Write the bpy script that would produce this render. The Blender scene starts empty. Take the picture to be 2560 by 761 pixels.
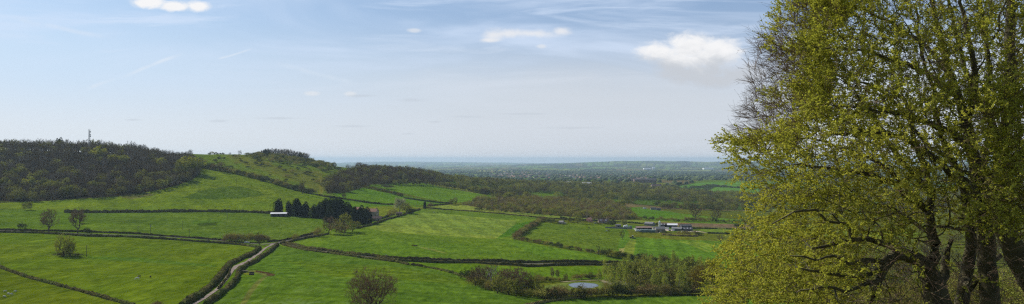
import bpy, math, random
import numpy as np
from math import radians, sin, cos, pi

random.seed(7)
R = np.random.default_rng(7)
scene = bpy.context.scene
COL = scene.collection

# ------------------------------------------------------------------ camera, sky, sun, exposure
F = 2050.0                       # focal length in pixels of the 2560 wide frame
PITCH = math.atan(17.5 / F)
ZC = 150.0                       # eye height above the datum
cam_d = bpy.data.cameras.new('camera')
cam = bpy.data.objects.new('camera', cam_d)
COL.objects.link(cam)
cam.location = (0, 0, ZC)
cam.rotation_euler = (pi / 2 + PITCH, 0, 0)
cam_d.sensor_width = 36.0
cam_d.lens = 36.0 * F / 2560.0
cam_d.clip_start = 0.5
cam_d.clip_end = 80000
scene.camera = cam

SUN_EL = radians(35)
SUN_DIR = np.array([-cos(SUN_EL) * 0.80, cos(SUN_EL) * 0.60, sin(SUN_EL)])
SUN_DIR /= np.linalg.norm(SUN_DIR)
sd = bpy.data.lights.new('sun', 'SUN')
sd.energy = 5.0
sd.angle = radians(0.5)
sd.color = (1.0, 0.94, 0.84)
sun = bpy.data.objects.new('sun', sd)
COL.objects.link(sun)
sun.location = (-200, 80, 400)
from mathutils import Vector, Matrix
sun.rotation_euler = Vector(SUN_DIR).to_track_quat('Z', 'Y').to_euler()

scene.view_settings.view_transform = 'Standard'
scene.view_settings.look = 'None'
scene.view_settings.gamma = 1.0
scene.view_settings.exposure = 0.0
scene.view_settings.use_curve_mapping = False
scene.render.engine = 'CYCLES'
cy = scene.cycles
cy.use_denoising = False
cy.max_bounces = 5
cy.diffuse_bounces = 2
cy.glossy_bounces = 2
cy.transmission_bounces = 3
cy.transparent_max_bounces = 4
cy.volume_bounces = 0
cy.sample_clamp_indirect = 6
cy.pixel_filter_type = 'BLACKMAN_HARRIS'
cy.filter_width = 1.25


class NT:
    """small helper to write node trees as expressions"""
    def __init__(self, tree):
        self.t = tree
        self.n = tree.nodes
        self.l = tree.links
        self.n.clear()

    def node(self, kind, **kw):
        x = self.n.new(kind)
        for k, v in kw.items():
            setattr(x, k, v)
        return x

    def put(self, sock, v):
        if v is None:
            return
        if isinstance(v, bpy.types.NodeSocket):
            self.l.new(v, sock)
        else:
            if sock.type in ('RGBA',) and len(v) == 3:
                v = (*v, 1.0)
            sock.default_value = v

    def math(self, op, a, b=None, c=None, clamp=False):
        x = self.node('ShaderNodeMath', operation=op, use_clamp=clamp)
        self.put(x.inputs[0], a)
        self.put(x.inputs[1], b)
        self.put(x.inputs[2], c)
        return x.outputs[0]

    def vmath(self, op, a, b=None):
        x = self.node('ShaderNodeVectorMath', operation=op)
        self.put(x.inputs[0], a)
        self.put(x.inputs[1], b)
        return x.outputs['Value'] if op in ('LENGTH', 'DOT_PRODUCT') else x.outputs[0]

    def comb(self, x, y, z=0.0):
        c = self.node('ShaderNodeCombineXYZ')
        self.put(c.inputs[0], x); self.put(c.inputs[1], y); self.put(c.inputs[2], z)
        return c.outputs[0]

    def noise(self, vec, scale, detail=3.0, rough=0.5, dist=0.0, out='Fac'):
        x = self.node('ShaderNodeTexNoise')
        self.put(x.inputs['Vector'], vec)
        x.inputs['Scale'].default_value = scale
        x.inputs['Detail'].default_value = detail
        x.inputs['Roughness'].default_value = rough
        x.inputs['Distortion'].default_value = dist
        return x.outputs[0] if out == 'Fac' else x.outputs[1]

    def ramp(self, v, a, b, lo=0.0, hi=1.0, smooth=True):
        x = self.node('ShaderNodeMapRange', interpolation_type='SMOOTHSTEP' if smooth else 'LINEAR')
        self.put(x.inputs['Value'], v)
        x.inputs['From Min'].default_value = a
        x.inputs['From Max'].default_value = b
        x.inputs['To Min'].default_value = lo
        x.inputs['To Max'].default_value = hi
        return x.outputs[0]

    def mix(self, fac, a, b, blend='MIX'):
        x = self.node('ShaderNodeMix', data_type='RGBA', blend_type=blend)
        self.put(x.inputs[0], fac)
        self.put(x.inputs[6], a)
        self.put(x.inputs[7], b)
        return x.outputs[2]


def pu(px): return (px - 1280.0) / F
def pv(py): return (398.0 - py) / F


world = bpy.data.worlds.new('World')
scene.world = world
world.use_nodes = True
world.cycles.sampling_method = 'MANUAL'
world.cycles.sample_map_resolution = 512
w = NT(world.node_tree)
sky = w.node('ShaderNodeTexSky', sky_type='NISHITA')
sky.sun_disc = False
sky.sun_elevation = SUN_EL
sky.sun_rotation = math.atan2(SUN_DIR[0], SUN_DIR[1])
sky.altitude = 150
sky.air_density = 1.0
sky.dust_density = 0.6
sky.ozone_density = 1.5
SKY_K = 0.085
tc = w.node('ShaderNodeTexCoord')
sep = w.node('ShaderNodeSeparateXYZ')
w.l.new(tc.outputs['Generated'], sep.inputs[0])
yy = w.math('MAXIMUM', sep.outputs[1], 0.12)
U = w.math('DIVIDE', sep.outputs[0], yy)
V = w.math('DIVIDE', sep.outputs[2], yy)
front = w.ramp(sep.outputs[1], 0.1, 0.25)
# colours below are divided by the Background strength so they read as display-linear values
def K(r, g, b): return (r / SKY_K, g / SKY_K, b / SKY_K)
base = w.mix(1.0, sky.outputs[0], (1.0, 1.0, 1.0), 'MULTIPLY')
el = sep.outputs[2]
# high thin veil thickening toward the horizon, with streaks
p1 = w.comb(w.math('ADD', U, w.math('MULTIPLY', V, 1.2)), w.math('MULTIPLY', V, 5.0), 3.1)
n1 = w.noise(p1, 2.6, 5, 0.55, 0.6)
p2 = w.comb(w.math('SUBTRACT', U, w.math('MULTIPLY', V, 0.9)), w.math('MULTIPLY', V, 9.0), 8.7)
n2 = w.noise(p2, 3.4, 6, 0.6, 0.9)
streak = w.math('MULTIPLY', w.ramp(n1, 0.40, 0.68), 0.75)
streak2 = w.math('MULTIPLY', w.ramp(n2, 0.44, 0.72), 0.7)
veil_v = w.math('ADD', el, w.math('MULTIPLY', w.math('SUBTRACT', n1, 0.5), 0.10))
veil = w.ramp(veil_v, 0.175, 0.055, 0.0, 0.88)
skyc = w.mix(w.math('MULTIPLY', w.ramp(el, 0.02, 0.6, 0.52, 0.1), w.ramp(el, 0.20, 0.42, 1.0, 0.0)), base, w.mix(w.ramp(U, -0.6, 0.1), K(0.47, 0.70, 1.06), K(0.34, 0.50, 0.82)))
skyc = w.mix(w.math('MULTIPLY', w.math('MAXIMUM', streak, streak2), w.ramp(el, 0.20, 0.42, 1.0, 0.0)), skyc, K(0.68, 0.79, 0.97))
veilc = w.mix(w.ramp(U, -0.6, 0.15), w.mix(w.ramp(el, 0.10, 0.02), K(0.62, 0.76, 0.92), K(0.74, 0.80, 0.86)), K(0.665, 0.705, 0.76))
skyc = w.mix(veil, skyc, veilc)


def blobs(items, wob, wscale):
    """union of soft ellipses in direction space, edges broken by noise"""
    acc = None
    pc = w.comb(U, w.math('MULTIPLY', V, 1.6), 0.0)
    wn = w.math('ADD', w.math('MULTIPLY', w.noise(pc, wscale * 0.55, 3, 0.5, 0.2), 0.45), w.math('MULTIPLY', w.noise(pc, wscale * 1.5, 7, 0.68, 0.5), 0.55))
    for (px, py, rx, ry) in items:
        d = w.vmath('SUBTRACT', w.comb(U, V), (pu(px), pv(py), 0))
        d = w.vmath('MULTIPLY', d, (F / rx, F / ry, 0))
        e = w.math('SUBTRACT', 1.0, w.vmath('LENGTH', d))
        acc = e if acc is None else w.math('SMOOTH_MAX', acc, e, 0.25)
    return w.math('ADD', acc, w.math('MULTIPLY', w.math('SUBTRACT', wn, 0.5), wob)), wn


big, bn = blobs([(1645, 128, 70, 36), (1722, 118, 82, 48), (1790, 138, 90, 52), (1745, 185, 118, 34), (1850, 185, 90, 40), (1700, 155, 105, 32), (1790, 200, 80, 20),
                 (370, 6, 46, 17), (440, 15, 46, 15), (496, 14, 38, 17)], 2.3, 26.0)
bm = w.ramp(big, -0.06, 0.66)
bm = w.math('MULTIPLY', bm, front)
pc2 = w.comb(U, w.math('MULTIPLY', V, 1.8), 5.5)
shade = w.noise(pc2, 20.0, 6, 0.6, 0.4)
low = w.ramp(V, pv(205), pv(95))
sh = w.math('ADD', w.math('MULTIPLY', shade, 0.9), w.math('MULTIPLY', low, 0.55))
cloudc = w.mix(w.ramp(sh, 0.52, 0.98), K(0.58, 0.615, 0.67), K(0.93, 0.93, 0.94))
mid, mn_ = blobs([(1235, 88, 44, 22), (1270, 84, 60, 16), (1330, 84, 90, 15), (1402, 78, 36, 15), (1225, 100, 36, 9)], 2.0, 34.0)
mm = w.math('MULTIPLY', w.math('MULTIPLY', w.ramp(mid, 0.0, 1.0), front), 0.85)
small, sn = blobs([(875, 235, 20, 8), (780, 234, 26, 9), (1355, 116, 18, 8), (1230, 100, 34, 7), (1035, 76, 24, 8)], 1.1, 40.0)
sm = w.math('MULTIPLY', w.math('MULTIPLY', w.ramp(small, 0.0, 0.7), front), 0.6)
dark, dn = blobs([(1035, 250, 46, 8), (885, 316, 70, 5), (1320, 285, 90, 4), (550, 303, 38, 5), (1020, 335, 30, 4), (1090, 305, 24, 3),
                  (900, 240, 60, 5), (1790, 218, 60, 10), (1160, 292, 60, 6), (330, 300, 30, 4), (1440, 320, 110, 5), (700, 296, 90, 4)], 2.2, 30.0)
dm = w.math('MULTIPLY', w.math('MULTIPLY', w.ramp(dark, 0.0, 1.0), front), 0.42)
skyc = w.mix(sm, skyc, K(0.80, 0.82, 0.85))
skyc = w.mix(mm, skyc, K(0.84, 0.85, 0.88))
skyc = w.mix(dm, skyc, K(0.53, 0.58, 0.65))
# two vapour trails
def trail(x0, y0, x1, y1, wd, amt, col):
    global skyc
    a = np.array([pu(x0), pv(y0)]); b = np.array([pu(x1), pv(y1)])
    t = (b - a) / np.linalg.norm(b - a); nrm = (-t[1], t[0])
    p = w.vmath('SUBTRACT', w.comb(U, V), (a[0], a[1], 0))
    s = w.math('DIVIDE', w.vmath('DOT_PRODUCT', p, (t[0], t[1], 0)), float(np.linalg.norm(b - a)))
    wob = w.math('MULTIPLY', w.math('SUBTRACT', w.noise(w.comb(U, V), 9.0, 2), 0.5), 0.012)
    q = w.math('ABSOLUTE', w.math('ADD', w.vmath('DOT_PRODUCT', p, (nrm[0], nrm[1], 0)), wob))
    m = w.math('MULTIPLY', w.ramp(q, wd / F, 0.0), w.math('MULTIPLY', w.ramp(s, 0.0, 0.15), w.ramp(s, 1.0, 0.8)))
    br = w.ramp(w.noise(w.comb(U, V), 30.0, 4), 0.3, 0.65)
    skyc = w.mix(w.math('MULTIPLY', w.math('MULTIPLY', m, w.math('MULTIPLY', br, front)), amt), skyc, col)
trail(180, 235, 470, 130, 7, 0.7, K(0.74, 0.82, 0.92))
trail(540, 148, 640, 118, 4, 0.6, K(0.74, 0.82, 0.92))
trail(680, 160, 900, 212, 9, 0.45, K(0.70, 0.79, 0.90))
trail(20, 42, 300, 100, 10, 0.5, K(0.70, 0.79, 0.92))
skyc = w.mix(bm, skyc, cloudc)
bg = w.node('ShaderNodeBackground')
w.l.new(skyc, bg.inputs[0])
bg.inputs[1].default_value = SKY_K
wo = w.node('ShaderNodeOutputWorld')
w.l.new(bg.outputs[0], wo.inputs[0])


# ------------------------------------------------------------------ projection helpers
CP, SP = cos(PITCH), sin(PITCH)

def ray(px, py):
    """pixel of the 2560x761 frame -> horizontal slope u = X/Y and vertical slope s = Z/Y (Z relative to the eye)"""
    a = (np.asarray(px, float) - 1280.0) / F
    b = (380.5 - np.asarray(py, float)) / F
    d = CP - b * SP
    return a / d, (SP + b * CP) / d

def project(X, Y, Z):
    Zr = Z - ZC
    yc = Y * CP + Zr * SP
    zc = -Y * SP + Zr * CP
    yc = np.where(yc > 0.1, yc, 0.1)
    return 1280 + F * X / yc, 380.5 - F * zc / yc


def wave_noise(x, y, wl, seed, octs=3):
    """smooth pseudo random field about -1..1 made of rotated sines (wavelength wl)"""
    r = np.random.default_rng(seed)
    out = np.zeros(np.broadcast(x, y).shape)
    amp, tot = 1.0, 0.0
    for o in range(octs):
        acc = 0
        for k in range(5):
            th = r.uniform(0, 2 * pi); ph = r.uniform(0, 2 * pi); q = r.uniform(0.7, 1.4)
            w1 = 2 * pi * q / wl
            acc = acc + np.sin((x * cos(th) + y * sin(th)) * w1 + ph + 1.3 * np.sin((x * sin(th) - y * cos(th)) * w1 * 0.6 + ph * 2))
        out = out + acc * amp / 2.6
        tot += amp
        amp *= 0.5; wl *= 0.47
    return out / tot


# ------------------------------------------------------------------ terrain: height profiles along lines of sight
# each profile: (distance Y, image row of the ground there) or ('z', Y, height relative to the eye)
near_l = [('z', -80, 3), ('z', 0, -1.8), ('z', 15, -4.3), ('z', 30, -7.6), ('z', 60, -16), ('z', 100, -27), ('z', 200, -49), ('z', 300, -61)]
near_r = [('z', -80, 3), ('z', 0, -1.8), ('z', 15, -4.0), ('z', 30, -6.8), ('z', 60, -11.6), ('z', 95, -17), ('z', 130, -25), ('z', 200, -44), ('z', 300, -62), ('z', 380, -72)]
far_a = [(6000, 434), (8000, 426), (10000, 421), (14000, 418), (17000, 416)]
PROF = {
    -700: near_l + [(370, 757), (450, 700), (700, 590), (860, 545), (960, 524), (1040, 505), (1200, 440), (1400, 374), ('z', 1600, 20), ('z', 2200, -30), ('z', 4000, -90), ('z', 8000, -130), ('z', 22000, -520)],
    0: near_l + [(370, 757), (450, 697), (560, 645), (700, 588), (860, 545), (960, 524), (1000, 514), (1045, 504), (1200, 442), (1400, 374), ('z', 1600, 18), ('z', 2200, -30), ('z', 4000, -90), ('z', 8000, -130), ('z', 22000, -520)],
    300: near_l + [(370, 757), (450, 697), (560, 650), (720, 592), (860, 552), (970, 528), (1010, 515), (1085, 490), (1220, 440), (1400, 383), ('z', 1600, 10), ('z', 2200, -40), ('z', 4000, -90), ('z', 8000, -130), ('z', 22000, -520)],
    480: near_l + [(370, 757), (450, 697), (560, 652), (735, 600), (880, 556), (1000, 526), (1050, 511), (1180, 468), (1300, 433), (1450, 404), (1600, 385), ('z', 1750, 8), ('z', 2300, -40), ('z', 4000, -90), ('z', 8000, -130), ('z', 22000, -520)],
    640: near_l + [(370, 757), (450, 697), (560, 655), (735, 608), (880, 562), (1000, 529), (1110, 500), (1210, 472), (1330, 442), (1500, 415), (1700, 386), ('z', 1850, 6), ('z', 2500, -60), ('z', 4000, -95), ('z', 8000, -130), ('z', 22000, -520)],
    750: near_l + [(370, 757), (450, 700), (560, 658), (720, 607), (900, 560), (1000, 535), (1150, 502), (1260, 477), (1450, 440), (1680, 399), ('z', 1850, -8), ('z', 2500, -70), ('z', 4000, -98), ('z', 8000, -130), ('z', 15000, -240), ('z', 19000, -300), ('z', 21000, -420)] ,
    850: near_l + [(370, 757), (450, 703), (560, 660), (700, 612), (900, 562), (1000, 541), (1150, 508), (1260, 488), (1480, 452), (1750, 420), ('z', 1950, -30), ('z', 2600, -85), ('z', 4000, -100), (6000, 434), (10000, 421), (15000, 414), (19000, 411), ('z', 21000, -140)],
    1000: near_l + [(370, 757), (450, 708), (560, 664), (700, 615), (900, 566), (1000, 548), (1200, 518), (1300, 500), (1450, 476), (1600, 458), (1780, 430), (1880, 425), ('z', 2100, -50), ('z', 2700, -92), ('z', 4000, -102), (6000, 434), (10000, 422), (14000, 417), (19000, 409), ('z', 21000, -140)],
    1085: near_l + [(370, 758), (450, 714), (560, 670), (700, 619), (900, 569), (1000, 551), (1220, 521), (1350, 500), (1550, 478), (1750, 450), (1900, 432), ('z', 2120, -48), ('z', 2800, -95), ('z', 4000, -102), (6000, 434), (10000, 422), (14000, 417), (19000, 408), ('z', 21000, -140)],
    1130: near_l + [(370, 758), (450, 717), (560, 673), (700, 621), (900, 571), (1000, 553), (1240, 524), (1400, 500), (1650, 480), (1900, 459), (2100, 447), ('z', 2350, -70), ('z', 3000, -98), (6000, 434), (10000, 422), (14000, 417), (19000, 407), ('z', 21000, -140)],
    1300: near_l + [(370, 760), (450, 730), (560, 680), (700, 625), (900, 577), (1000, 557), (1220, 528), (1400, 508), (1700, 489), (2000, 472), (2350, 459), ('z', 2700, -88), ('z', 3300, -100), (6000, 434), (8000, 424), (11000, 416), (13500, 412), ('z', 15000, -190), (19000, 413), ('z', 21000, -200)],
    1450: near_l[:-1] + [('z', 300, -64), ('z', 380, -74), (450, 737), (560, 690), (700, 633), (900, 585), (1000, 565), (1250, 534), (1600, 504), (2000, 485), (2500, 469), (3000, 457), ('z', 4000, -104), (6000, 436), (8000, 426), (11000, 414), (13000, 405.5), ('z', 15000, -140), ('z', 21000, -200)],
    1600: near_l[:-1] + [('z', 300, -64), ('z', 380, -75), (450, 742), (560, 695), (700, 640), (900, 592), (1000, 570), (1100, 558), (1500, 522), (2000, 492), (2600, 474), (3500, 455), (5000, 443), (7000, 432), (9000, 423), (11000, 412), (13000, 402.5), ('z', 15000, -140), ('z', 21000, -200)],
    1780: near_l[:-1] + [('z', 300, -65), ('z', 380, -76), (450, 746), (560, 700), (700, 645), (900, 597), (1000, 574), (1100, 560), (1500, 526), (2000, 497), (2600, 483), (3000, 476), (3600, 451), ('z', 4100, -112), (5500, 439), (8000, 429), (11000, 417), (13500, 404), ('z', 15000, -140), ('z', 21000, -200)],
    2050: near_r + [(450, 746), (560, 700), (700, 645), (900, 600), (1000, 580), (1100, 566), (1500, 532), (2000, 500), (2600, 484), (3000, 475), (3600, 453), ('z', 4100, -112), (5500, 439), (8000, 429), (11000, 416), (13500, 406), ('z', 15000, -140), ('z', 21000, -200)],
    2560: near_r + [(450, 746), (560, 700), (700, 645), (900, 600), (1000, 580), (1100, 566), (1500, 532), (2000, 500), (2600, 484), (3000, 475), (3600, 456), ('z', 4100, -112), (5500, 439), (8000, 429), (11000, 416), (13500, 406), ('z', 15000, -140), ('z', 21000, -200)],
    3300: near_r + [(450, 746), (560, 700), (700, 645), (900, 600), (1000, 580), (1100, 566), (1500, 532), (2000, 500), (2600, 484), (3000, 475), (3600, 456), ('z', 4100, -112), (5500, 439), (8000, 429), (11000, 416), (13500, 406), ('z', 15000, -140), ('z', 21000, -200)],
}
TPX = np.arange(-900, 3501, 20.0)
FAR = lambda y: y if y < 4000 else 4000 + (y - 4000) * 1.8      # the far country lies out to some 35 km
TY = np.concatenate([np.arange(-80, 300, 10.0), np.arange(300, 2600, 8.0), np.geomspace(2600, 38000, 210)])

def pchip(xs, ys, x):
    xs = np.array(xs, float); ys = np.array(ys, float)
    h = np.diff(xs); d = np.diff(ys) / h
    m = np.zeros_like(xs)
    m[1:-1] = np.where(d[:-1] * d[1:] > 0, 2 * d[:-1] * d[1:] / (d[:-1] + d[1:] + 1e-12), 0)
    m[0], m[-1] = d[0], d[-1]
    i = np.clip(np.searchsorted(xs, x) - 1, 0, len(h) - 1)
    t = np.clip((x - xs[i]) / h[i], 0, 1)
    return ((2*t**3-3*t**2+1)*ys[i] + (t**3-2*t**2+t)*h[i]*m[i] + (-2*t**3+3*t**2)*ys[i+1] + (t**3-t**2)*h[i]*m[i+1])

keys = sorted(PROF)
rows = []
for k in keys:
    ys, zs = [], []
    for e in PROF[k]:
        if e[0] == 'z':
            ys.append(FAR(e[1])); zs.append(e[2])
        else:
            ys.append(FAR(e[0])); zs.append(float(ray(k, e[1])[1]) * FAR(e[0]))
    rows.append(pchip(ys, zs, TY))
rows = np.array(rows)                                    # (columns, Y)
TZ = np.empty((len(TPX), len(TY)))
for j in range(len(TY)):
    TZ[:, j] = np.interp(TPX, keys, rows[:, j])
kern = np.exp(-0.5 * (np.arange(-5, 6) / 2.2) ** 2); kern /= kern.sum()
pad = np.pad(TZ, ((5, 5), (0, 0)), mode='edge')
TZ = sum(kern[i] * pad[i:i + len(TPX)] for i in range(11))
k2 = np.array([.25, .5, .25])
for _ in range(2):
    pad = np.pad(TZ, ((0, 0), (1, 1)), mode='edge')
    TZ = sum(k2[i] * pad[:, i:i + len(TY)] for i in range(3))

POND = None
def Hs(X, Y):
    """ground height (absolute) at world X, Y"""
    X = np.asarray(X, float); Y = np.asarray(Y, float)
    c = 1280 + F * X / np.maximum(Y, 140.0)
    ci = np.clip((c - TPX[0]) / 20.0, 0, len(TPX) - 1.001)
    i = ci.astype(int); fi = ci - i
    yi = np.clip(np.interp(Y, TY, np.arange(len(TY))), 0, len(TY) - 1.001)
    j = yi.astype(int); fj = yi - j
    z = (TZ[i, j] * (1 - fi) * (1 - fj) + TZ[i + 1, j] * fi * (1 - fj) + TZ[i, j + 1] * (1 - fi) * fj + TZ[i + 1, j + 1] * fi * fj)
    damp = np.clip((Y - 40) / 300, 0, 1)
    z = z + damp * (0.55 * wave_noise(X, Y, 70.0, 11, 3) + np.clip((Y - 4000) / 6000, 0, 1) * 16 * wave_noise(X, Y, 2600.0, 12, 3))
    z = z + ZC
    if POND is not None:
        d = np.hypot((X - POND[0]) / POND[2], (Y - POND[1]) / POND[3])
        wt = np.clip((1.75 - d) / 0.75, 0, 1); wt = wt * wt * (3 - 2 * wt)
        z = z * (1 - wt) + (POND[4] - 0.5 * np.clip((1.06 - d) / 0.2, 0, 1)) * wt
    return z

def P(px, py, ymin=60.0, ymax=37000.0):
    """point of the ground seen at a pixel"""
    u, s = ray(px, py)
    Ys = np.concatenate([np.arange(ymin, 2600, 6.0), np.geomspace(max(2600, ymin + 1), ymax, 500)]) if ymin < 2600 else np.geomspace(ymin, ymax, 500)
    z = Hs(u * Ys, Ys)
    below = (ZC + s * Ys) <= z
    k = int(np.argmax(below)) if below.any() else len(Ys) - 1
    if k > 0 and below.any():
        a, b = Ys[k - 1], Ys[k]
        for _ in range(18):
            m = 0.5 * (a + b)
            if ZC + s * m <= float(Hs(u * m, m)): b = m
            else: a = m
        Y = b
    else:
        Y = Ys[k]
    if px < 880 and Y > 1950 and ymin < 1000:          # just over the crest: stand it on the crest itself
        Yc = np.arange(1150, 1850, 4.0)
        Y = float(Yc[int(np.argmax((Hs(u * Yc, Yc) - ZC) / Yc))])
    X = float(u * Y)
    return X, float(Y), float(Hs(X, Y))

_a, _b, _c = P(1459, 714), P(1459, 710), P(1459, 719.5)
POND = (_a[0], (_b[1] + _c[1]) / 2, 9.0, (_b[1] - _c[1]) / 2, _a[2] + 0.15)

def in_poly(px, py, poly):
    px = np.asarray(px); py = np.asarray(py)
    ins = np.zeros(px.shape, bool)
    n = len(poly)
    for i in range(n):
        x1, y1 = poly[i]; x2, y2 = poly[(i + 1) % n]
        if y1 == y2: continue
        c = ((y1 > py) != (y2 > py)) & (px < (x2 - x1) * (py - y1) / (y2 - y1) + x1)
        ins ^= c
    return ins

def path_px(pts, step=4.0, ymin=60):
    """pixel polyline -> dense world polyline on the ground (N,3), resampled every few metres"""
    W = []
    for (a, b) in zip(pts[:-1], pts[1:]):
        n = max(1, int(math.hypot(b[0] - a[0], b[1] - a[1]) / 14))
        for k in range(n):
            t = k / n
            W.append(P(a[0] + (b[0] - a[0]) * t, a[1] + (b[1] - a[1]) * t, ymin))
    W.append(P(*pts[-1], ymin))
    W = np.array(W)
    d = np.concatenate([[0], np.cumsum(np.linalg.norm(np.diff(W[:, :2], axis=0), axis=1))])
    n = max(2, int(d[-1] / step) + 1)
    t = np.linspace(0, d[-1], n)
    X = np.interp(t, d, W[:, 0]); Y = np.interp(t, d, W[:, 1])
    for _ in range(2):
        if n > 4:
            X[1:-1] = (X[:-2] + 2 * X[1:-1] + X[2:]) / 4
            Y[1:-1] = (Y[:-2] + 2 * Y[1:-1] + Y[2:]) / 4
    return np.stack([X, Y, Hs(X, Y)], 1)


# ------------------------------------------------------------------ object helpers
def new_mesh(name, V, Fc, smooth=False, mats=None, midx=None):
    """V (n,3); Fc either (m,3)/(m,4) array or a list of such arrays"""
    me = bpy.data.meshes.new(name)
    V = np.asarray(V, np.float32)
    if not isinstance(Fc, list): Fc = [Fc]
    Fc = [np.asarray(f, np.int32) for f in Fc if len(f)]
    me.vertices.add(len(V)); me.vertices.foreach_set('co', V.ravel())
    loops = np.concatenate([f.ravel() for f in Fc])
    tot = np.concatenate([np.full(len(f), f.shape[1], np.int32) for f in Fc])
    start = np.concatenate([[0], np.cumsum(tot)[:-1]]).astype(np.int32)
    me.loops.add(len(loops)); me.loops.foreach_set('vertex_index', loops)
    me.polygons.add(len(tot)); me.polygons.foreach_set('loop_start', start)
    me.polygons.foreach_set('loop_total', tot)
    if mats:
        for m in mats: me.materials.append(m)
    if midx is not None: me.polygons.foreach_set('material_index', np.asarray(midx, np.int32))
    me.polygons.foreach_set('use_smooth', np.full(len(tot), smooth, bool))
    me.update(calc_edges=True)
    me.validate()
    return me

def link(name, me, parent=None, loc=None, label=None, cat=None, group=None, kind=None):
    o = bpy.data.objects.new(name, me); COL.objects.link(o)
    if parent is not None: o.parent = parent
    if loc is not None: o.location = loc
    if label: o['label'] = label
    if cat: o['category'] = cat
    if group: o['group'] = group
    if kind: o['kind'] = kind
    return o

def thing(name, label, cat, loc=(0, 0, 0), rotz=0.0, scale=1.0, group=None):
    o = link(name, None, None, loc, label, cat, group)
    o.rotation_euler = (0, 0, rotz)
    o.scale = (scale,) * 3 if not hasattr(scale, '__len__') else scale
    o.empty_display_size = 0.5
    return o

class MB:
    """collects polygons for one mesh"""
    def __init__(self): self.v = []; self.f = []
    def box(self, c, s, rot=0.0):
        x, y, z = c; a, b, h = s[0] / 2, s[1] / 2, s[2] / 2
        n = len(self.v)
        for dz in (-h, h):
            for dx, dy in ((-a, -b), (a, -b), (a, b), (-a, b)):
                self.v.append((x + dx * cos(rot) - dy * sin(rot), y + dx * sin(rot) + dy * cos(rot), z + dz))
        self.f += [(n, n+3, n+2, n+1), (n+4, n+5, n+6, n+7), (n, n+1, n+5, n+4), (n+1, n+2, n+6, n+5), (n+2, n+3, n+7, n+6), (n+3, n, n+4, n+7)]
        return self
    def prism(self, prof, y0, y1, axis='y'):
        """profile of (a, z) points extruded along an axis"""
        n = len(self.v); k = len(prof)
        for y in (y0, y1):
            for a, z in prof:
                self.v.append((a, y, z) if axis == 'y' else (y, a, z))
        self.f.append(tuple(range(n, n + k))); self.f.append(tuple(range(n + 2*k - 1, n + k - 1, -1)))
        for i in range(k):
            j = (i + 1) % k
            self.f.append((n + i, n + k + i, n + k + j, n + j))
        return self
    def cyl(self, p, q, r0, r1=None, k=10):
        r1 = r0 if r1 is None else r1
        p = np.array(p, float); q = np.array(q, float)
        d = (q - p) / (np.linalg.norm(q - p) + 1e-9)
        a = np.cross(d, [0.3, 0.2, 1.0] if abs(d[2]) < 0.9 else [1, 0, 0]); a /= np.linalg.norm(a); b = np.cross(d, a)
        n = len(self.v)
        for c, r in ((p, r0), (q, r1)):
            for i in range(k):
                t = 2 * pi * i / k
                self.v.append(tuple(c + r * (a * cos(t) + b * sin(t))))
        self.f.append(tuple(range(n + k - 1, n - 1, -1))); self.f.append(tuple(range(n + k, n + 2 * k)))
        for i in range(k):
            j = (i + 1) % k
            self.f.append((n + i, n + j, n + k + j, n + k + i))
        return self
    def mesh(self, name, mat, bevel=0):
        me = bpy.data.meshes.new(name); me.from_pydata(self.v, [], self.f); me.materials.append(mat); me.update()
        return me
    def build(self, name, mat, parent=None, **kw):
        return link(name, self.mesh(name, mat), parent, **kw)


# ------------------------------------------------------------------ materials
def mat_new(name):
    m = bpy.data.materials.new(name); m.use_nodes = True
    return m, NT(m.node_tree)

def rough_mat(name, c1, c2, scale=1.0, rough=0.85, bump=0.0, metallic=0.0, spec=0.3, detail=4):
    """two-tone noise surface"""
    m, n = mat_new(name)
    g = n.node('ShaderNodeNewGeometry')
    f = n.noise(g.outputs['Position'], scale, detail, 0.6)
    c = n.mix(n.ramp(f, 0.3, 0.7), c1, c2)
    b = n.node('ShaderNodeBsdfPrincipled')
    n.put(b.inputs['Base Color'], c)
    b.inputs['Roughness'].default_value = rough
    b.inputs['Metallic'].default_value = metallic
    b.inputs['Specular IOR Level'].default_value = spec
    if bump:
        bp = n.node('ShaderNodeBump'); bp.inputs['Strength'].default_value = bump; bp.inputs['Distance'].default_value = 0.1
        n.put(bp.inputs['Height'], n.noise(g.outputs['Position'], scale * 3, 4)); n.put(b.inputs['Normal'], bp.outputs[0])
    o = n.node('ShaderNodeOutputMaterial'); n.l.new(b.outputs[0], o.inputs[0])
    return m

def leaf_mat(name, cols, transl=0.3, scale=0.07, fine=1.2):
    """foliage: colour varies per plant, over clumps and over single leaves; some light passes through"""
    m, n = mat_new(name)
    g = n.node('ShaderNodeNewGeometry')
    oi = n.node('ShaderNodeObjectInfo')
    f1 = n.noise(g.outputs['Position'], scale, 2, 0.5)
    f2 = n.noise(g.outputs['Position'], fine, 3, 0.6)
    t = n.math('ADD', n.math('MULTIPLY', oi.outputs['Random'], 0.45), n.math('MULTIPLY', n.ramp(f1, 0.3, 0.7), 0.55))
    c = n.mix(n.ramp(t, 0.1, 0.6), cols[0], cols[1])
    c = n.mix(n.ramp(t, 0.55, 0.95), c, cols[2])
    c = n.mix(n.ramp(f2, 0.25, 0.75), n.mix(1.0, c, (0.68, 0.68, 0.68), 'MULTIPLY'), n.mix(1.0, c, (1.32, 1.32, 1.3), 'MULTIPLY'))
    d = n.node('ShaderNodeBsdfDiffuse'); n.put(d.inputs[0], c)
    tr = n.node('ShaderNodeBsdfTranslucent'); n.put(tr.inputs[0], n.mix(1.0, c, (1.15, 1.1, 0.6), 'MULTIPLY'))
    mx = n.node('ShaderNodeMixShader'); mx.inputs[0].default_value = transl
    n.l.new(d.outputs[0], mx.inputs[1]); n.l.new(tr.outputs[0], mx.inputs[2])
    o = n.node('ShaderNodeOutputMaterial'); n.l.new(mx.outputs[0], o.inputs[0])
    return m

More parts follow.
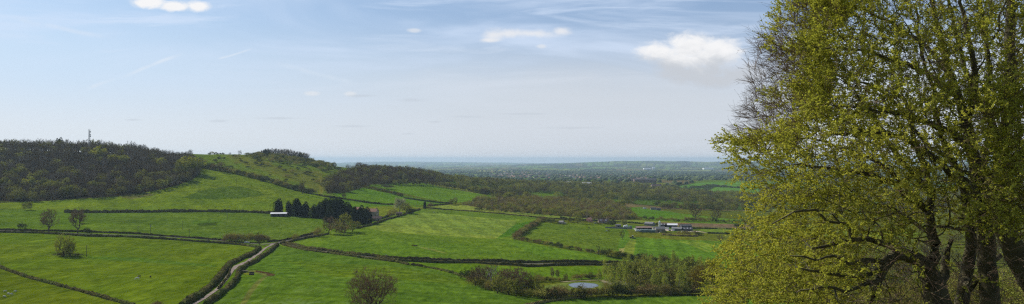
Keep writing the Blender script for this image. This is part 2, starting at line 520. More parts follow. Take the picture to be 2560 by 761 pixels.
M = {}
M['bark'] = rough_mat('bark', (0.05, 0.042, 0.03), (0.11, 0.095, 0.07), 0.8, 0.95)
M['pale_bark'] = rough_mat('pale_bark', (0.28, 0.26, 0.22), (0.42, 0.40, 0.36), 2.0, 0.9)
M['twig_brown'] = leaf_mat('bare_twigs', [(0.119, 0.082, 0.045), (0.189, 0.131, 0.064), (0.203, 0.161, 0.056)], 0.0)
M['twig_grey'] = leaf_mat('grey_twigs', [(0.170, 0.127, 0.090), (0.204, 0.151, 0.102), (0.153, 0.115, 0.072)], 0.0)
M['bud_olive'] = leaf_mat('olive_buds', [(0.193, 0.183, 0.050), (0.261, 0.274, 0.059), (0.329, 0.365, 0.062)], 0.2)
M['leaf_green'] = leaf_mat('green_leaves', [(0.149, 0.166, 0.039), (0.209, 0.229, 0.050), (0.298, 0.298, 0.059)], 0.25)
M['leaf_yellow'] = leaf_mat('young_leaves', [(0.252, 0.285, 0.040), (0.315, 0.330, 0.043), (0.237, 0.271, 0.043)], 0.3)
M['shrub_dark'] = leaf_mat('shrub_leaves', [(0.067, 0.084, 0.032), (0.101, 0.122, 0.041), (0.147, 0.147, 0.048)], 0.15)
M['shrub_brown'] = leaf_mat('brown_scrub', [(0.202, 0.147, 0.075), (0.250, 0.188, 0.079), (0.238, 0.222, 0.069)], 0.1)
M['twig_pink'] = leaf_mat('oak_twigs', [(0.217, 0.147, 0.090), (0.275, 0.182, 0.108), (0.246, 0.182, 0.090)], 0.0)
M['conifer'] = leaf_mat('conifer_needles', [(0.031, 0.046, 0.021), (0.042, 0.060, 0.025), (0.053, 0.070, 0.029)], 0.05)
M['birch_leaf'] = leaf_mat('birch_leaves', [(0.270, 0.310, 0.056), (0.323, 0.387, 0.068), (0.403, 0.438, 0.077)], 0.3)
M['scrub_olive'] = leaf_mat('olive_scrub', [(0.259, 0.210, 0.078), (0.305, 0.281, 0.078), (0.335, 0.336, 0.078)], 0.15)
M['rust_leaf'] = leaf_mat('rust_leaves', [(0.188, 0.143, 0.026), (0.166, 0.156, 0.030), (0.133, 0.143, 0.030)], 0.2)
M['blossom'] = leaf_mat('pale_blossom', [(0.440, 0.418, 0.286), (0.374, 0.396, 0.242), (0.330, 0.363, 0.165)], 0.2)
M['pink'] = leaf_mat('pink_blossom', [(0.440, 0.242, 0.300), (0.480, 0.308, 0.360), (0.400, 0.275, 0.280)], 0.2)
M['hedge'] = leaf_mat('hedge_leaves', [(0.085, 0.081, 0.032), (0.114, 0.104, 0.037), (0.098, 0.117, 0.034)], 0.1, 0.05, 0.9)
M['bramble'] = leaf_mat('bramble', [(0.090, 0.072, 0.054), (0.117, 0.090, 0.063), (0.090, 0.108, 0.036)], 0.05)
M['beech_leaf'] = leaf_mat('beech_leaves', [(0.295, 0.317, 0.057), (0.388, 0.411, 0.075), (0.468, 0.475, 0.099)], 0.45, 0.35, 5.0)
M['beech_twig'] = rough_mat('beech_twigs', (0.112, 0.073, 0.047), (0.195, 0.132, 0.090), 3.0, 0.9)
M['far_leaf'] = leaf_mat('far_foliage', [(0.058, 0.083, 0.041), (0.083, 0.112, 0.045), (0.102, 0.108, 0.056)], 0.0, 0.006, 0.04)
M['far_town_leaf'] = M['far_leaf']
M['mid_leaf'] = leaf_mat('mid_foliage', [(0.108, 0.101, 0.047), (0.126, 0.153, 0.043), (0.198, 0.225, 0.054)], 0.1, 0.018, 0.16)
M['road'] = rough_mat('asphalt', (0.11, 0.10, 0.09), (0.17, 0.155, 0.14), 0.35, 0.95, spec=0.0)
M['lane'] = rough_mat('lane_gravel', (0.20, 0.165, 0.14), (0.36, 0.30, 0.26), 0.5, 0.95, spec=0.0)
M['earth'] = rough_mat('bare_earth', (0.13, 0.09, 0.06), (0.17, 0.12, 0.08), 0.3, 0.95)
M['path'] = rough_mat('dry_path', (0.220, 0.190, 0.110), (0.320, 0.280, 0.170), 0.3, 0.95, spec=0.0)
M['yard'] = rough_mat('yard_concrete', (0.50, 0.42, 0.31), (0.62, 0.53, 0.41), 0.2, 0.95)
M['white'] = rough_mat('white_paint', (0.595, 0.603, 0.612), (0.680, 0.689, 0.697), 0.6, 0.5)
M['sheet_white'] = rough_mat('white_sheet_roof', (0.765, 0.774, 0.792), (0.828, 0.837, 0.855), 0.6, 0.35)
M['stone'] = rough_mat('cotswold_stone', (0.30, 0.25, 0.18), (0.40, 0.34, 0.26), 0.9, 0.9)
M['tile'] = rough_mat('red_tiles', (0.26, 0.13, 0.09), (0.34, 0.19, 0.13), 1.2, 0.9)
M['tile_brown'] = rough_mat('brown_tiles', (0.17, 0.11, 0.09), (0.24, 0.16, 0.13), 1.2, 0.9)
M['sheet_rust'] = rough_mat('rusty_sheet', (0.26, 0.17, 0.13), (0.33, 0.24, 0.2), 0.5, 0.7)
M['sheet_grey'] = rough_mat('grey_sheet', (0.180, 0.180, 0.184), (0.270, 0.266, 0.265), 0.5, 0.6)
M['sheet_dark'] = rough_mat('dark_sheet', (0.065, 0.068, 0.074), (0.108, 0.109, 0.115), 0.5, 0.6)
M['sheet_green'] = rough_mat('green_sheet', (0.09, 0.14, 0.13), (0.14, 0.20, 0.19), 0.5, 0.6)
M['wood'] = rough_mat('weathered_wood', (0.10, 0.085, 0.065), (0.16, 0.14, 0.11), 1.5, 0.9)
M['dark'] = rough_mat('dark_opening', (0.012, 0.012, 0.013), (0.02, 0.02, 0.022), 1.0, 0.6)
M['glass'] = rough_mat('window_glass', (0.03, 0.035, 0.045), (0.05, 0.055, 0.065), 1.0, 0.1, spec=0.8)
M['rubber'] = rough_mat('tyre_rubber', (0.015, 0.015, 0.015), (0.03, 0.03, 0.03), 3.0, 0.8)
M['steel'] = rough_mat('galvanised_steel', (0.30, 0.31, 0.32), (0.40, 0.41, 0.42), 1.0, 0.5, metallic=0.4)
M['coat_white'] = rough_mat('white_coat', (0.62, 0.60, 0.55), (0.75, 0.73, 0.68), 2.0, 0.9)
M['fleece'] = rough_mat('fleece', (0.55, 0.53, 0.46), (0.68, 0.66, 0.58), 4.0, 0.95, 0.5)
M['coat_dark'] = rough_mat('dark_coat', (0.012, 0.010, 0.009), (0.03, 0.022, 0.016), 2.0, 0.8)
M['coat_brown'] = rough_mat('brown_coat', (0.06, 0.035, 0.02), (0.09, 0.055, 0.03), 2.0, 0.8)
M['tractor'] = rough_mat('dark_red_paint', (0.08, 0.03, 0.02), (0.12, 0.04, 0.03), 2.0, 0.5)
M['car_paint'] = rough_mat('white_car_paint', (0.72, 0.73, 0.75), (0.78, 0.79, 0.8), 1.0, 0.25, spec=0.6)
M['blue_paint'] = rough_mat('blue_car_paint', (0.05, 0.08, 0.14), (0.06, 0.1, 0.17), 1.0, 0.25, spec=0.6)

# ------------------------------------------------------------------ GROUND: one sheet, fields as albedo, alpha the amount of painted grass sheen
def sr(r, g, b, k=np.array([0.98, 0.80, 0.44])):
    """sunlit display colour -> approximate surface albedo"""
    f = lambda c: ((c / 255 + 0.055) / 1.055) ** 2.4 if c > 10 else c / 255 / 12.92
    return np.array([f(r), f(g), f(b)]) * k

upx = np.concatenate([np.arange(-900, -60, 24.0), np.arange(-60, 2620, 3.0), np.arange(2620, 3500, 24.0)])
gy = [-80.0]
while gy[-1] < 37500:
    y = gy[-1]
    if y < 330: dy = 8.0
    elif y < 1000: dy = max(1.6, y * y / 1.6e5)
    elif y < 1900: dy = 4.0
    elif y < 3600: dy = 9.0
    else: dy = y * y / (F * 90) * 1.1
    gy.append(y + dy)
gy = np.array(gy)
print('ground grid', len(upx), len(gy))
GU = (upx - 1280) / F
GX = GU[None, :] * np.hypot(gy, 70.0)[:, None]
GY = np.repeat(gy[:, None], len(upx), 1)
GZ = Hs(GX, GY)
GPX, GPY = project(GX, np.maximum(GY, 1.0), GZ)

SB = np.array([0.84, 0.79, 0.74])
DEF = sr(88, 104, 40)
alb = np.zeros(GX.shape + (4,)); alb[..., :3] = DEF; alb[..., 3] = 0.25
# general patchwork for the vale: irregular cells
def voronoi(X, Y, size, seed, jitter=0.9):
    """nearest / second nearest cell of a jittered lattice: (cell hash 0..1, distance to the border)"""
    gx = np.floor(X / size); gyv = np.floor(Y / size)
    d1 = np.full(X.shape, 1e18); d2 = np.full(X.shape, 1e18); hsh = np.zeros(X.shape)
    for a in (-1, 0, 1):
        for b in (-1, 0, 1):
            i = gx + a; j = gyv + b
            h1 = np.modf(np.abs(np.sin(i * 127.1 + j * 311.7 + seed) * 43758.5453))[0]
            h2 = np.modf(np.abs(np.sin(i * 269.5 + j * 183.3 + seed * 1.7) * 24634.6345))[0]
            cx = (i + 0.5 + (h1 - 0.5) * jitter) * size; cyy = (j + 0.5 + (h2 - 0.5) * jitter) * size
            d = np.abs(X - cx) + 0.8 * np.abs(Y - cyy) + 0.35 * np.hypot(X - cx, Y - cyy)
            upd = d < d1
            d2 = np.where(upd, d1, np.minimum(d2, d))
            hsh = np.where(upd, h1 * 0.5 + h2 * 0.5, hsh); d1 = np.where(upd, d, d1)
    return hsh, d2 - d1
palette = np.array([sr(84, 118, 44), sr(96, 124, 52), sr(74, 106, 44), sr(110, 128, 60), sr(86, 98, 46), sr(112, 104, 72, SB), sr(78, 122, 48), sr(92, 112, 50)])
def vale(X, Y):
    """cell size grows with distance: real fields of 150 to 450 m"""
    h, e = voronoi(X, Y, 260.0, 3.0)
    idx = (np.modf(h * 7.77)[0] * len(palette)).astype(int) % len(palette)
    return palette[idx], e
far = GY > 1500
vc, ve = vale(GX, GY)
alb[far, :3] = vc[far]
hl = far & (ve < 26)
h3, e3 = voronoi(GX, GY, 700.0, 9.0)
f3 = GY > 9000
alb[f3, :3] = (palette * 1.15)[(np.modf(h3 * 9.31)[0] * len(palette)).astype(int) % len(palette)][f3]
alb[f3 & (e3 < 60), :3] = sr(50, 62, 36)
wd_ = (GY > 6500) & (wave_noise(GX, GY, 1500.0, 78, 3) > 0.25)
alb[wd_, :3] = sr(60, 66, 40, SB)
alb[hl, :3] = sr(58, 70, 34)

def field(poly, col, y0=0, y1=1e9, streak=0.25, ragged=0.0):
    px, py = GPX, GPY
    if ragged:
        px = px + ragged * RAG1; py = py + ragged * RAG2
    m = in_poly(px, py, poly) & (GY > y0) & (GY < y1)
    alb[m, :3] = col; alb[m, 3] = streak  # alpha sets how much painted sheen the field gets

NEAR = 330
RAG1 = wave_noise(GX, GY, 40.0, 5, 3); RAG2 = 0.35 * wave_noise(GX, GY, 30.0, 6, 3)
# near slope grass
alb[GY < 360, :3] = sr(96, 104, 44)
# bottom-left pasture and the pony field
field([(-900, 520), (-900, 1200), (1200, 1200), (1200, 520)], sr(88, 122, 34), NEAR, 1040, 0.3)
field([(-900, 640), (0, 668), (60, 690), (130, 710), (200, 728), (260, 745), (330, 764), (330, 1100), (-900, 1100)], sr(88, 112, 28), NEAR, 700, 0.15)
field([(-900, 560), (0, 582), (230, 592), (380, 596), (500, 603), (640, 616), (600, 645), (565, 664), (550, 690), (500, 738), (455, 764), (330, 764), (200, 728), (0, 668), (-900, 640)], sr(91, 120, 32), NEAR, 900, 0.2)
field([(215, 641), (350, 645), (540, 664), (545, 668), (380, 658), (220, 646)], sr(80, 116, 42), NEAR, 900, 0.8)
# field above the road left
field([(-900, 520), (-20, 526), (160, 531), (480, 531), (690, 536), (800, 555), (830, 565), (790, 580), (690, 606), (560, 598), (440, 590), (330, 582), (0, 574), (-900, 560)], sr(86, 118, 42), NEAR, 1100, 0.55)
field([(-900, 524), (0, 526), (160, 531), (300, 560), (200, 580), (-900, 565)], sr(84, 118, 34), NEAR, 1100, 0.3)
# hill field below the wood
field([(-900, 512), (0, 508), (160, 500), (330, 490), (420, 470), (480, 450), (505, 424), (560, 428), (640, 445), (700, 462), (760, 484), (860, 492), (860, 510), (760, 520), (690, 530), (480, 526), (160, 528), (0, 522), (-900, 520)], sr(98, 128, 36), 900, 1450, 0.1)
field([(455, 494), (500, 478), (560, 466), (600, 466), (650, 480), (664, 488), (620, 494), (540, 499), (480, 499)], sr(74, 106, 34), 900, 1450, 0.2, 3)
field([(490, 524), (560, 556), (540, 565), (480, 560)], sr(76, 112, 36), 800, 900, 0.2)
field([(490, 560), (545, 556), (540, 563), (500, 566)], sr(62, 88, 34), 600, 1000, 0.1, 3)
field([(300, 492), (370, 484), (390, 488), (330, 499)], sr(104, 112, 60, SB * 0.9), 900, 1300, 0.1, 5)
# down land above the hedge
field([(400, 380), (520, 380), (640, 384), (830, 405), (960, 425), (960, 480), (830, 500), (790, 488), (740, 478), (700, 462), (640, 445), (560, 428), (500, 415)], sr(96, 124, 46), 1150, 1850, 0.15, 2)
field([(560, 386), (640, 390), (700, 420), (800, 430), (840, 470), (800, 480), (700, 440), (600, 410)], sr(100, 116, 50), 1200, 1850, 0.15, 12)
field([(798, 440), (806, 440), (808, 486), (798, 484)], sr(118, 128, 66), 1200, 1850, 0.1, 3)
# fields right of the wood on the ridge
field([(830, 484), (900, 468), (940, 478), (1000, 488), (1080, 502), (1130, 508), (1080, 514), (1000, 514), (930, 508), (850, 494)], sr(88, 132, 40), 1100, 1750, 0.1)
field([(850, 494), (930, 508), (1000, 514), (1060, 516), (1000, 530), (900, 530), (840, 510)], sr(86, 128, 40), 1000, 1500, 0.15)
field([(915, 462), (980, 455), (1050, 455), (1100, 468), (1180, 482), (1240, 492), (1200, 502), (1130, 508), (1080, 500), (1000, 482), (930, 472)], sr(90, 132, 40), 1200, 2000, 0.15)
field([(1140, 440), (1230, 448), (1300, 460), (1300, 475), (1240, 480), (1150, 466), (1120, 455)], sr(76, 112, 40), 1700, 2500, 0.1)
field([(1310, 485), (1400, 485), (1440, 494), (1340, 498)], sr(88, 124, 40), 1500, 2300, 0.1)
# garden ground round the farmhouse
field([(880, 520), (1000, 514), (1060, 520), (1000, 535), (960, 548), (920, 552), (880, 550)], sr(110, 132, 44), 900, 1400, 0.1)
# pale strip and large middle field
field([(1060, 520), (1110, 512), (1180, 514), (1300, 528), (1480, 548), (1700, 555), (1870, 562), (1870, 572), (1560, 560), (1340, 541), (1150, 526)], sr(118, 144, 76), 900, 1500, 0.25)
field([(690, 612), (790, 592), (900, 560), (1000, 532), (1060, 522), (1150, 527), (1340, 543), (1352, 552), (1300, 585), (1280, 598), (1400, 622), (1560, 645), (1620, 660), (1450, 656), (1100, 652), (900, 640), (760, 620)], sr(90, 126, 42), NEAR, 1400, 0.4)
field([(985, 548), (1060, 530), (1290, 552), (1290, 560), (1240, 598), (1140, 592), (960, 580), (920, 570)], sr(114, 144, 72), NEAR, 1400, 0.5)
field([(1060, 522), (1150, 527), (1340, 543), (1345, 552), (1290, 552), (1060, 530)], sr(94, 126, 48), NEAR, 1400, 0.2)
field([(1290, 560), (1335, 552), (1352, 552), (1300, 585), (1240, 598)], sr(74, 122, 34), NEAR, 1400, 0.2)
field([(1240, 598), (1285, 600), (1400, 622), (1560, 645), (1610, 658), (1450, 654), (1350, 640)], sr(92, 132, 46), NEAR, 1400, 0.3)
field([(1030, 612), (1046, 614), (1040, 616), (1028, 615)], sr(60, 60, 40), NEAR, 1400, 0.1, 2)
field([(1040, 616), (1080, 622), (1120, 634), (1110, 634), (1060, 622)], sr(128, 148, 84), NEAR, 1400, 0.1, 2)
# fields by the right farm
field([(1352, 556), (1560, 562), (1570, 575), (1552, 640), (1400, 620), (1300, 600), (1290, 590), (1320, 572)], sr(92, 122, 46), NEAR, 1300, 0.3)
field([(1560, 562), (1900, 585), (1900, 700), (1620, 660), (1540, 634)], sr(88, 130, 48), NEAR, 1300, 0.25)
field([(1570, 575), (1900, 588), (1900, 606), (1700, 600), (1575, 592)], sr(100, 116, 48), NEAR, 1300, 0.2, 4)
field([(1574, 600), (1590, 600), (1584, 640), (1548, 636)], sr(118, 142, 66), NEAR, 1300, 0.3)
field([(1548, 622), (1560, 620), (1558, 632), (1545, 634)], sr(164, 160, 96, SB), NEAR, 1300, 0.1, 3)
for k in range(4):
    a = k * 13
    field([(1700 + a, 604), (1704 + a, 603.5), (1745 + a * 1.3, 616), (1775 + a * 1.3, 630), (1769 + a * 1.3, 631), (1738 + a * 1.3, 618)], sr(120, 150, 70), NEAR, 1300, 0.1)
# beyond the farm: pasture, plough
field([(1560, 520), (1600, 518), (1700, 534), (1720, 545), (1700, 552), (1610, 548), (1570, 530)], sr(80, 126, 38), 1000, 1900, 0.1)
field([(1620, 550), (1780, 562), (1900, 566), (1900, 558), (1760, 540), (1700, 534)], sr(90, 130, 44), 1000, 1900, 0.1)
field([(1640, 556), (1760, 559), (1880, 561), (1880, 572), (1760, 569), (1640, 563)], sr(122, 106, 84, SB), 900, 1350, 0.0)
field([(1760, 569), (1900, 573), (2300, 582), (2300, 596), (1900, 588), (1740, 580)], sr(108, 138, 64), 900, 1350, 0.3)
# below the road: strips, pond meadow, bottom fields
field([(1030, 656), (1100, 658), (1310, 668), (1600, 664), (1600, 690), (1500, 700), (1300, 700), (1170, 692), (1060, 668)], sr(88, 126, 34), NEAR, 800, 0.15)
field([(690, 614), (760, 626), (900, 644), (1030, 664), (1170, 695), (1200, 715), (1330, 742), (1460, 744), (1310, 764), (1310, 1200), (455, 1200), (455, 762), (500, 740), (560, 725), (595, 690), (620, 665)], sr(84, 120, 44), NEAR, 800, 0.7)
field([(700, 650), (1000, 668), (1160, 700), (1180, 712), (1000, 700), (820, 690)], sr(88, 120, 38), NEAR, 800, 0.35)
field([(1460, 744), (1800, 738), (2000, 738), (2000, 1200), (1310, 1200), (1310, 764)], sr(88, 126, 48), NEAR, 800, 0.3)
field([(1360, 715), (1420, 706), (1520, 704), (1520, 722), (1440, 732), (1370, 736)], sr(120, 136, 62, SB * 0.9), NEAR, 700, 0.3)
field([(1500, 700), (1560, 700), (1600, 720), (1540, 728)], sr(116, 120, 70, SB * 0.9), NEAR, 700, 0.2, 4)
# farm track in the bottom field
field([(610, 676), (640, 676), (672, 682), (688, 687), (684, 690), (668, 692), (652, 706), (632, 732), (612, 768), (596, 768), (618, 730), (640, 704), (660, 690), (640, 683), (610, 680)], sr(112, 122, 58, SB * 0.92), NEAR, 800, 0.1, 1.2)
field([(640, 676), (672, 682), (688, 687), (684, 690), (668, 690), (664, 685), (640, 680)], sr(84, 66, 48, SB), NEAR, 800, 0.0, 1.0)
field([(605, 681), (630, 683), (625, 688), (606, 686)], sr(104, 120, 46), NEAR, 800, 0.0, 2.0)
# woodland floors
WOODS = {
    'left': [(-300, 520), (0, 503), (60, 505), (120, 503), (180, 498), (250, 494), (320, 488), (380, 478), (440, 465), (480, 450), (500, 435), (505, 415), (480, 400), (430, 388), (350, 384), (250, 380), (150, 375), (0, 372), (-300, 370)],
    'ridge': [(815, 484), (820, 455), (850, 435), (900, 425), (960, 422), (1000, 425), (1060, 425), (1120, 440), (1135, 455), (1060, 457), (1000, 452), (970, 462), (930, 462), (900, 472), (860, 484)],
    'scrub': [(1155, 512), (1200, 502), (1300, 497), (1420, 499), (1530, 507), (1570, 527), (1590, 545), (1560, 552), (1480, 548), (1380, 538), (1280, 530), (1200, 520)],
}
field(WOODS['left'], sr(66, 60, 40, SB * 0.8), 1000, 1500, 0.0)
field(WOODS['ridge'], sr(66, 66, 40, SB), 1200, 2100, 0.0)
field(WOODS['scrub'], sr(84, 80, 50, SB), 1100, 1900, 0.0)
# far fields on the hill slopes and the bright rape fields
field([(1690, 468), (1740, 458), (1830, 454), (1905, 462), (1900, 492), (1780, 480), (1700, 478)], sr(90, 140, 60), 2600, 4000, 0.0)
field([(1740, 478), (1785, 462), (1800, 462), (1765, 481)], sr(50, 70, 34), 2600, 4000, 0.0)
field([(1700, 471), (1790, 464), (1850, 468), (1850, 471), (1790, 468), (1700, 474)], sr(50, 70, 34), 2600, 4000, 0.0)
field([(1515, 409.2), (1535, 408), (1580, 409), (1605, 410.5), (1570, 411.4), (1530, 411.2)], sr(240, 226, 90, np.array([1.0, 1.0, 0.8])), 5000, 36000, 0.0)
field([(1180, 427.5), (1250, 426), (1275, 428.5), (1250, 431.5), (1190, 431.5)], sr(190, 184, 100, np.array([0.9, 0.9, 0.7])), 3000, 36000, 0.0)

def stripes(poly, deg, period, amp, y0=0, y1=2000):
    """mowing and drill lines left in a field"""
    m_ = in_poly(GPX, GPY, poly) & (GY > y0) & (GY < y1)
    a_ = radians(deg); c_ = GX * cos(a_) + GY * sin(a_)
    k_ = np.sign(np.sin(c_ * 2 * pi / period + 0.5 * RAG1)) * amp * 1.4
    alb[m_, :3] *= (1 + k_[m_])[:, None]
stripes([(985, 548), (1060, 530), (1290, 552), (1240, 598), (1140, 592), (960, 580)], 12, 22, 0.06)
stripes([(160, 500), (480, 450), (560, 428), (760, 484), (860, 510), (690, 530), (160, 528)], 35, 26, 0.045, 900, 1450)
stripes([(1590, 590), (1900, 600), (1900, 700), (1620, 660), (1584, 640)], -8, 18, 0.07)
stripes([(1360, 560), (1560, 565), (1552, 640), (1400, 620), (1300, 600)], 60, 20, 0.05)
stripes([(640, 640), (1000, 668), (1160, 700), (1330, 742), (1310, 800), (560, 800), (600, 690)], 78, 16, 0.055)
stripes([(-100, 590), (640, 616), (550, 690), (455, 764), (-100, 700)], 5, 30, 0.035)
stripes([(1060, 522), (1340, 543), (1560, 645), (1450, 654), (1100, 650), (1000, 600)], 40, 28, 0.035)
# large gentle colour drift everywhere
dr = 1 + 0.13 * wave_noise(GX, GY, 160.0, 21, 3)[..., None]
dr2 = 1 + 0.07 * wave_noise(GX, GY, 45.0, 22, 2)[..., None] * np.array([1.1, 0.9, 0.7])
alb[..., :3] = alb[..., :3] * dr * dr2

nr, nc = GX.shape
V_ = np.stack([GX, GY, GZ], -1).reshape(-1, 3)
ii = np.arange(nr * nc).reshape(nr, nc)
Q = np.stack([ii[:-1, :-1], ii[:-1, 1:], ii[1:, 1:], ii[1:, :-1]], -1).reshape(-1, 4)

m, n = mat_new('grassland')
at = n.node('ShaderNodeAttribute', attribute_name='albedo_sheen')
g = n.node('ShaderNodeNewGeometry')
pos = g.outputs['Position']
n1 = n.noise(pos, 0.05, 5, 0.62, 0.4)
n2 = n.noise(n.vmath('MULTIPLY', pos, (1.0, 0.22, 0.4)), 0.34, 4, 0.7)
mp = n.vmath('MULTIPLY', pos, (0.16, 0.07, 0.1))
n3 = n.noise(mp, 1.0, 5, 0.7, 0.6)
n4 = n.noise(pos, 0.008, 4, 0.6)
c = at.outputs['Color']
c = n.mix(n.ramp(n1, 0.3, 0.72), n.mix(1.0, c, (0.84, 0.90, 0.92), 'MULTIPLY'), n.mix(1.0, c, (1.12, 1.08, 1.0), 'MULTIPLY'))
c = n.mix(n.ramp(n4, 0.35, 0.7), n.mix(1.0, c, (0.90, 0.96, 1.0), 'MULTIPLY'), n.mix(1.0, c, (1.08, 1.03, 0.95), 'MULTIPLY'))
c = n.mix(n.ramp(n2, 0.30, 0.70), n.mix(1.0, c, (0.70, 0.74, 0.80), 'MULTIPLY'), n.mix(1.0, c, (1.28, 1.24, 1.15), 'MULTIPLY'))
c = n.mix(n.ramp(n3, 0.30, 0.70), n.mix(1.0, c, (0.80, 0.83, 0.88), 'MULTIPLY'), n.mix(1.0, c, (1.20, 1.17, 1.1), 'MULTIPLY'))
sheen = n.math('MULTIPLY', n.ramp(n3, 0.50, 0.72), n.math('MULTIPLY', at.outputs['Alpha'], n.ramp(n4, 0.3, 0.6)))
c = n.mix(n.math('MULTIPLY', sheen, 0.7), c, (0.17, 0.235, 0.095))  # pale wind-blown sheen of the grass painted into its colour
b = n.node('ShaderNodeBsdfPrincipled')
n.put(b.inputs['Base Color'], c)
b.inputs['Roughness'].default_value = 0.95
b.inputs['Specular IOR Level'].default_value = 0.0
bp = n.node('ShaderNodeBump'); bp.inputs['Strength'].default_value = 0.5; bp.inputs['Distance'].default_value = 0.6
n.put(bp.inputs['Height'], n3); n.put(b.inputs['Normal'], bp.outputs[0])
o = n.node('ShaderNodeOutputMaterial'); n.l.new(b.outputs[0], o.inputs[0])
M['ground'] = m
gme = new_mesh('ground', V_, Q, True, [m])
ca = gme.attributes.new('albedo_sheen', 'FLOAT_COLOR', 'POINT')
ca.data.foreach_set('color', alb.reshape(-1, 4).astype(np.float32).ravel())
ground = link('ground', gme, kind='structure')


# ------------------------------------------------------------------ roads, lane, pond
def strip(name, pts_px, width, mat, lift=0.10, step=3.0, W=None, kind='structure'):
    w3 = path_px(pts_px, step) if W is None else W
    d = np.gradient(w3[:, :2], axis=0); d /= np.linalg.norm(d, axis=1)[:, None] + 1e-9
    nrm = np.stack([-d[:, 1], d[:, 0]], 1)
    n_ = len(w3); vs = []
    offs = np.linspace(-0.5, 0.5, 4)
    wd = width if np.isscalar(width) else np.interp(np.linspace(0, 1, n_), np.linspace(0, 1, len(width)), width)
    for of in offs:
        xy = w3[:, :2] + nrm * (of * wd if np.isscalar(wd) else (of * wd)[:, None])
        z = Hs(xy[:, 0], xy[:, 1]) + lift
        vs.append(np.column_stack([xy, z]))
    low = []
    vs.insert(0, vs[0] - [0, 0, lift + 0.25]); vs.append(vs[-1] - [0, 0, lift + 0.25])
    Vv = np.stack(vs, 1).reshape(-1, 3); k = len(vs)
    ii = np.arange(n_ * k).reshape(n_, k)
    Qs = np.stack([ii[:-1, :-1], ii[:-1, 1:], ii[1:, 1:], ii[1:, :-1]], -1).reshape(-1, 4)
    return link(name, new_mesh(name, Vv, Qs, False, [mat]), kind=kind)

strip('road', [(-60, 574), (0, 577), (100, 580), (230, 586), (380, 590), (500, 598), (600, 606), (650, 611), (680, 609)], 3.4, M['road'])
strip('road', [(672, 612), (700, 608), (760, 621), (830, 631), (900, 640), (1000, 650), (1100, 654), (1200, 656), (1310, 660.5), (1450, 658.5), (1600, 662)], 3.6, M['road'], 0.12)
strip('road', [(655, 612), (690, 608), (735, 598), (790, 588)], 5.0, M['road'], 0.14)
strip('lane', [(684, 610), (662, 622), (645, 637), (618, 655), (588, 668), (575, 684), (562, 703), (545, 722), (520, 740), (480, 765)], [2.8, 2.1, 2.1, 2.5, 3.4, 2.3, 2.1, 2.0, 2.0], M['lane'], 0.16)
strip('farm_yard', [(1582, 573), (1640, 575), (1700, 576), (1745, 580)], 16.0, M['yard'], 0.12)
strip('farm_yard', [(1640, 582), (1655, 577)], 8.0, M['yard'], 0.14)
strip('dirt_track', [(1745, 578), (1765, 583)], 5.0, M['path'], 0.10)
strip('footpath', [(1405, 706), (1440, 702), (1500, 701), (1530, 708)], 3.2, M['path'], 0.10)
strip('footpath', [(1510, 705), (1545, 716)], 3.5, M['path'], 0.12)
strip('dirt_track', [(1590, 521), (1620, 523), (1660, 528)], 3.0, M['path'], 0.10)
strip('bare_earth', [(1846, 690), (1874, 692)], 9.0, M['yard'], 0.10)

# pond: a level sheet of water in its hollow
ang = np.linspace(0, 2 * pi, 48, endpoint=False)
rr = 1 + 0.05 * np.sin(3 * ang + 1) + 0.03 * np.sin(5 * ang)
Vp = np.column_stack([POND[0] + POND[2] * 1.02 * rr * np.cos(ang), POND[1] + POND[3] * 1.02 * rr * np.sin(ang), np.full(48, POND[4] - 0.12)])
m, n = mat_new('pond_water')
g = n.node('ShaderNodeNewGeometry')
b = n.node('ShaderNodeBsdfPrincipled')
n.put(b.inputs['Base Color'], n.mix(n.noise(g.outputs['Position'], 0.2, 3), (0.02, 0.028, 0.03), (0.05, 0.06, 0.06)))
b.inputs['Roughness'].default_value = 0.12
b.inputs['Specular IOR Level'].default_value = 0.3
bp = n.node('ShaderNodeBump'); bp.inputs['Strength'].default_value = 0.25; bp.inputs['Distance'].default_value = 0.05
n.put(bp.inputs['Height'], n.noise(n.vmath('MULTIPLY', g.outputs['Position'], (1.2, 2.5, 1)), 1.0, 3)); n.put(b.inputs['Normal'], bp.outputs[0])
o = n.node('ShaderNodeOutputMaterial'); n.l.new(b.outputs[0], o.inputs[0])
vv = [tuple(p) for p in Vp] + [(p[0], p[1], p[2] - 1.0) for p in Vp]
me = bpy.data.meshes.new('pond'); me.from_pydata(vv, [], [tuple(range(48))] + [(i, i + 48, (i + 1) % 48 + 48, (i + 1) % 48) for i in range(48)])
me.materials.append(m)
link('pond', me, kind='structure')

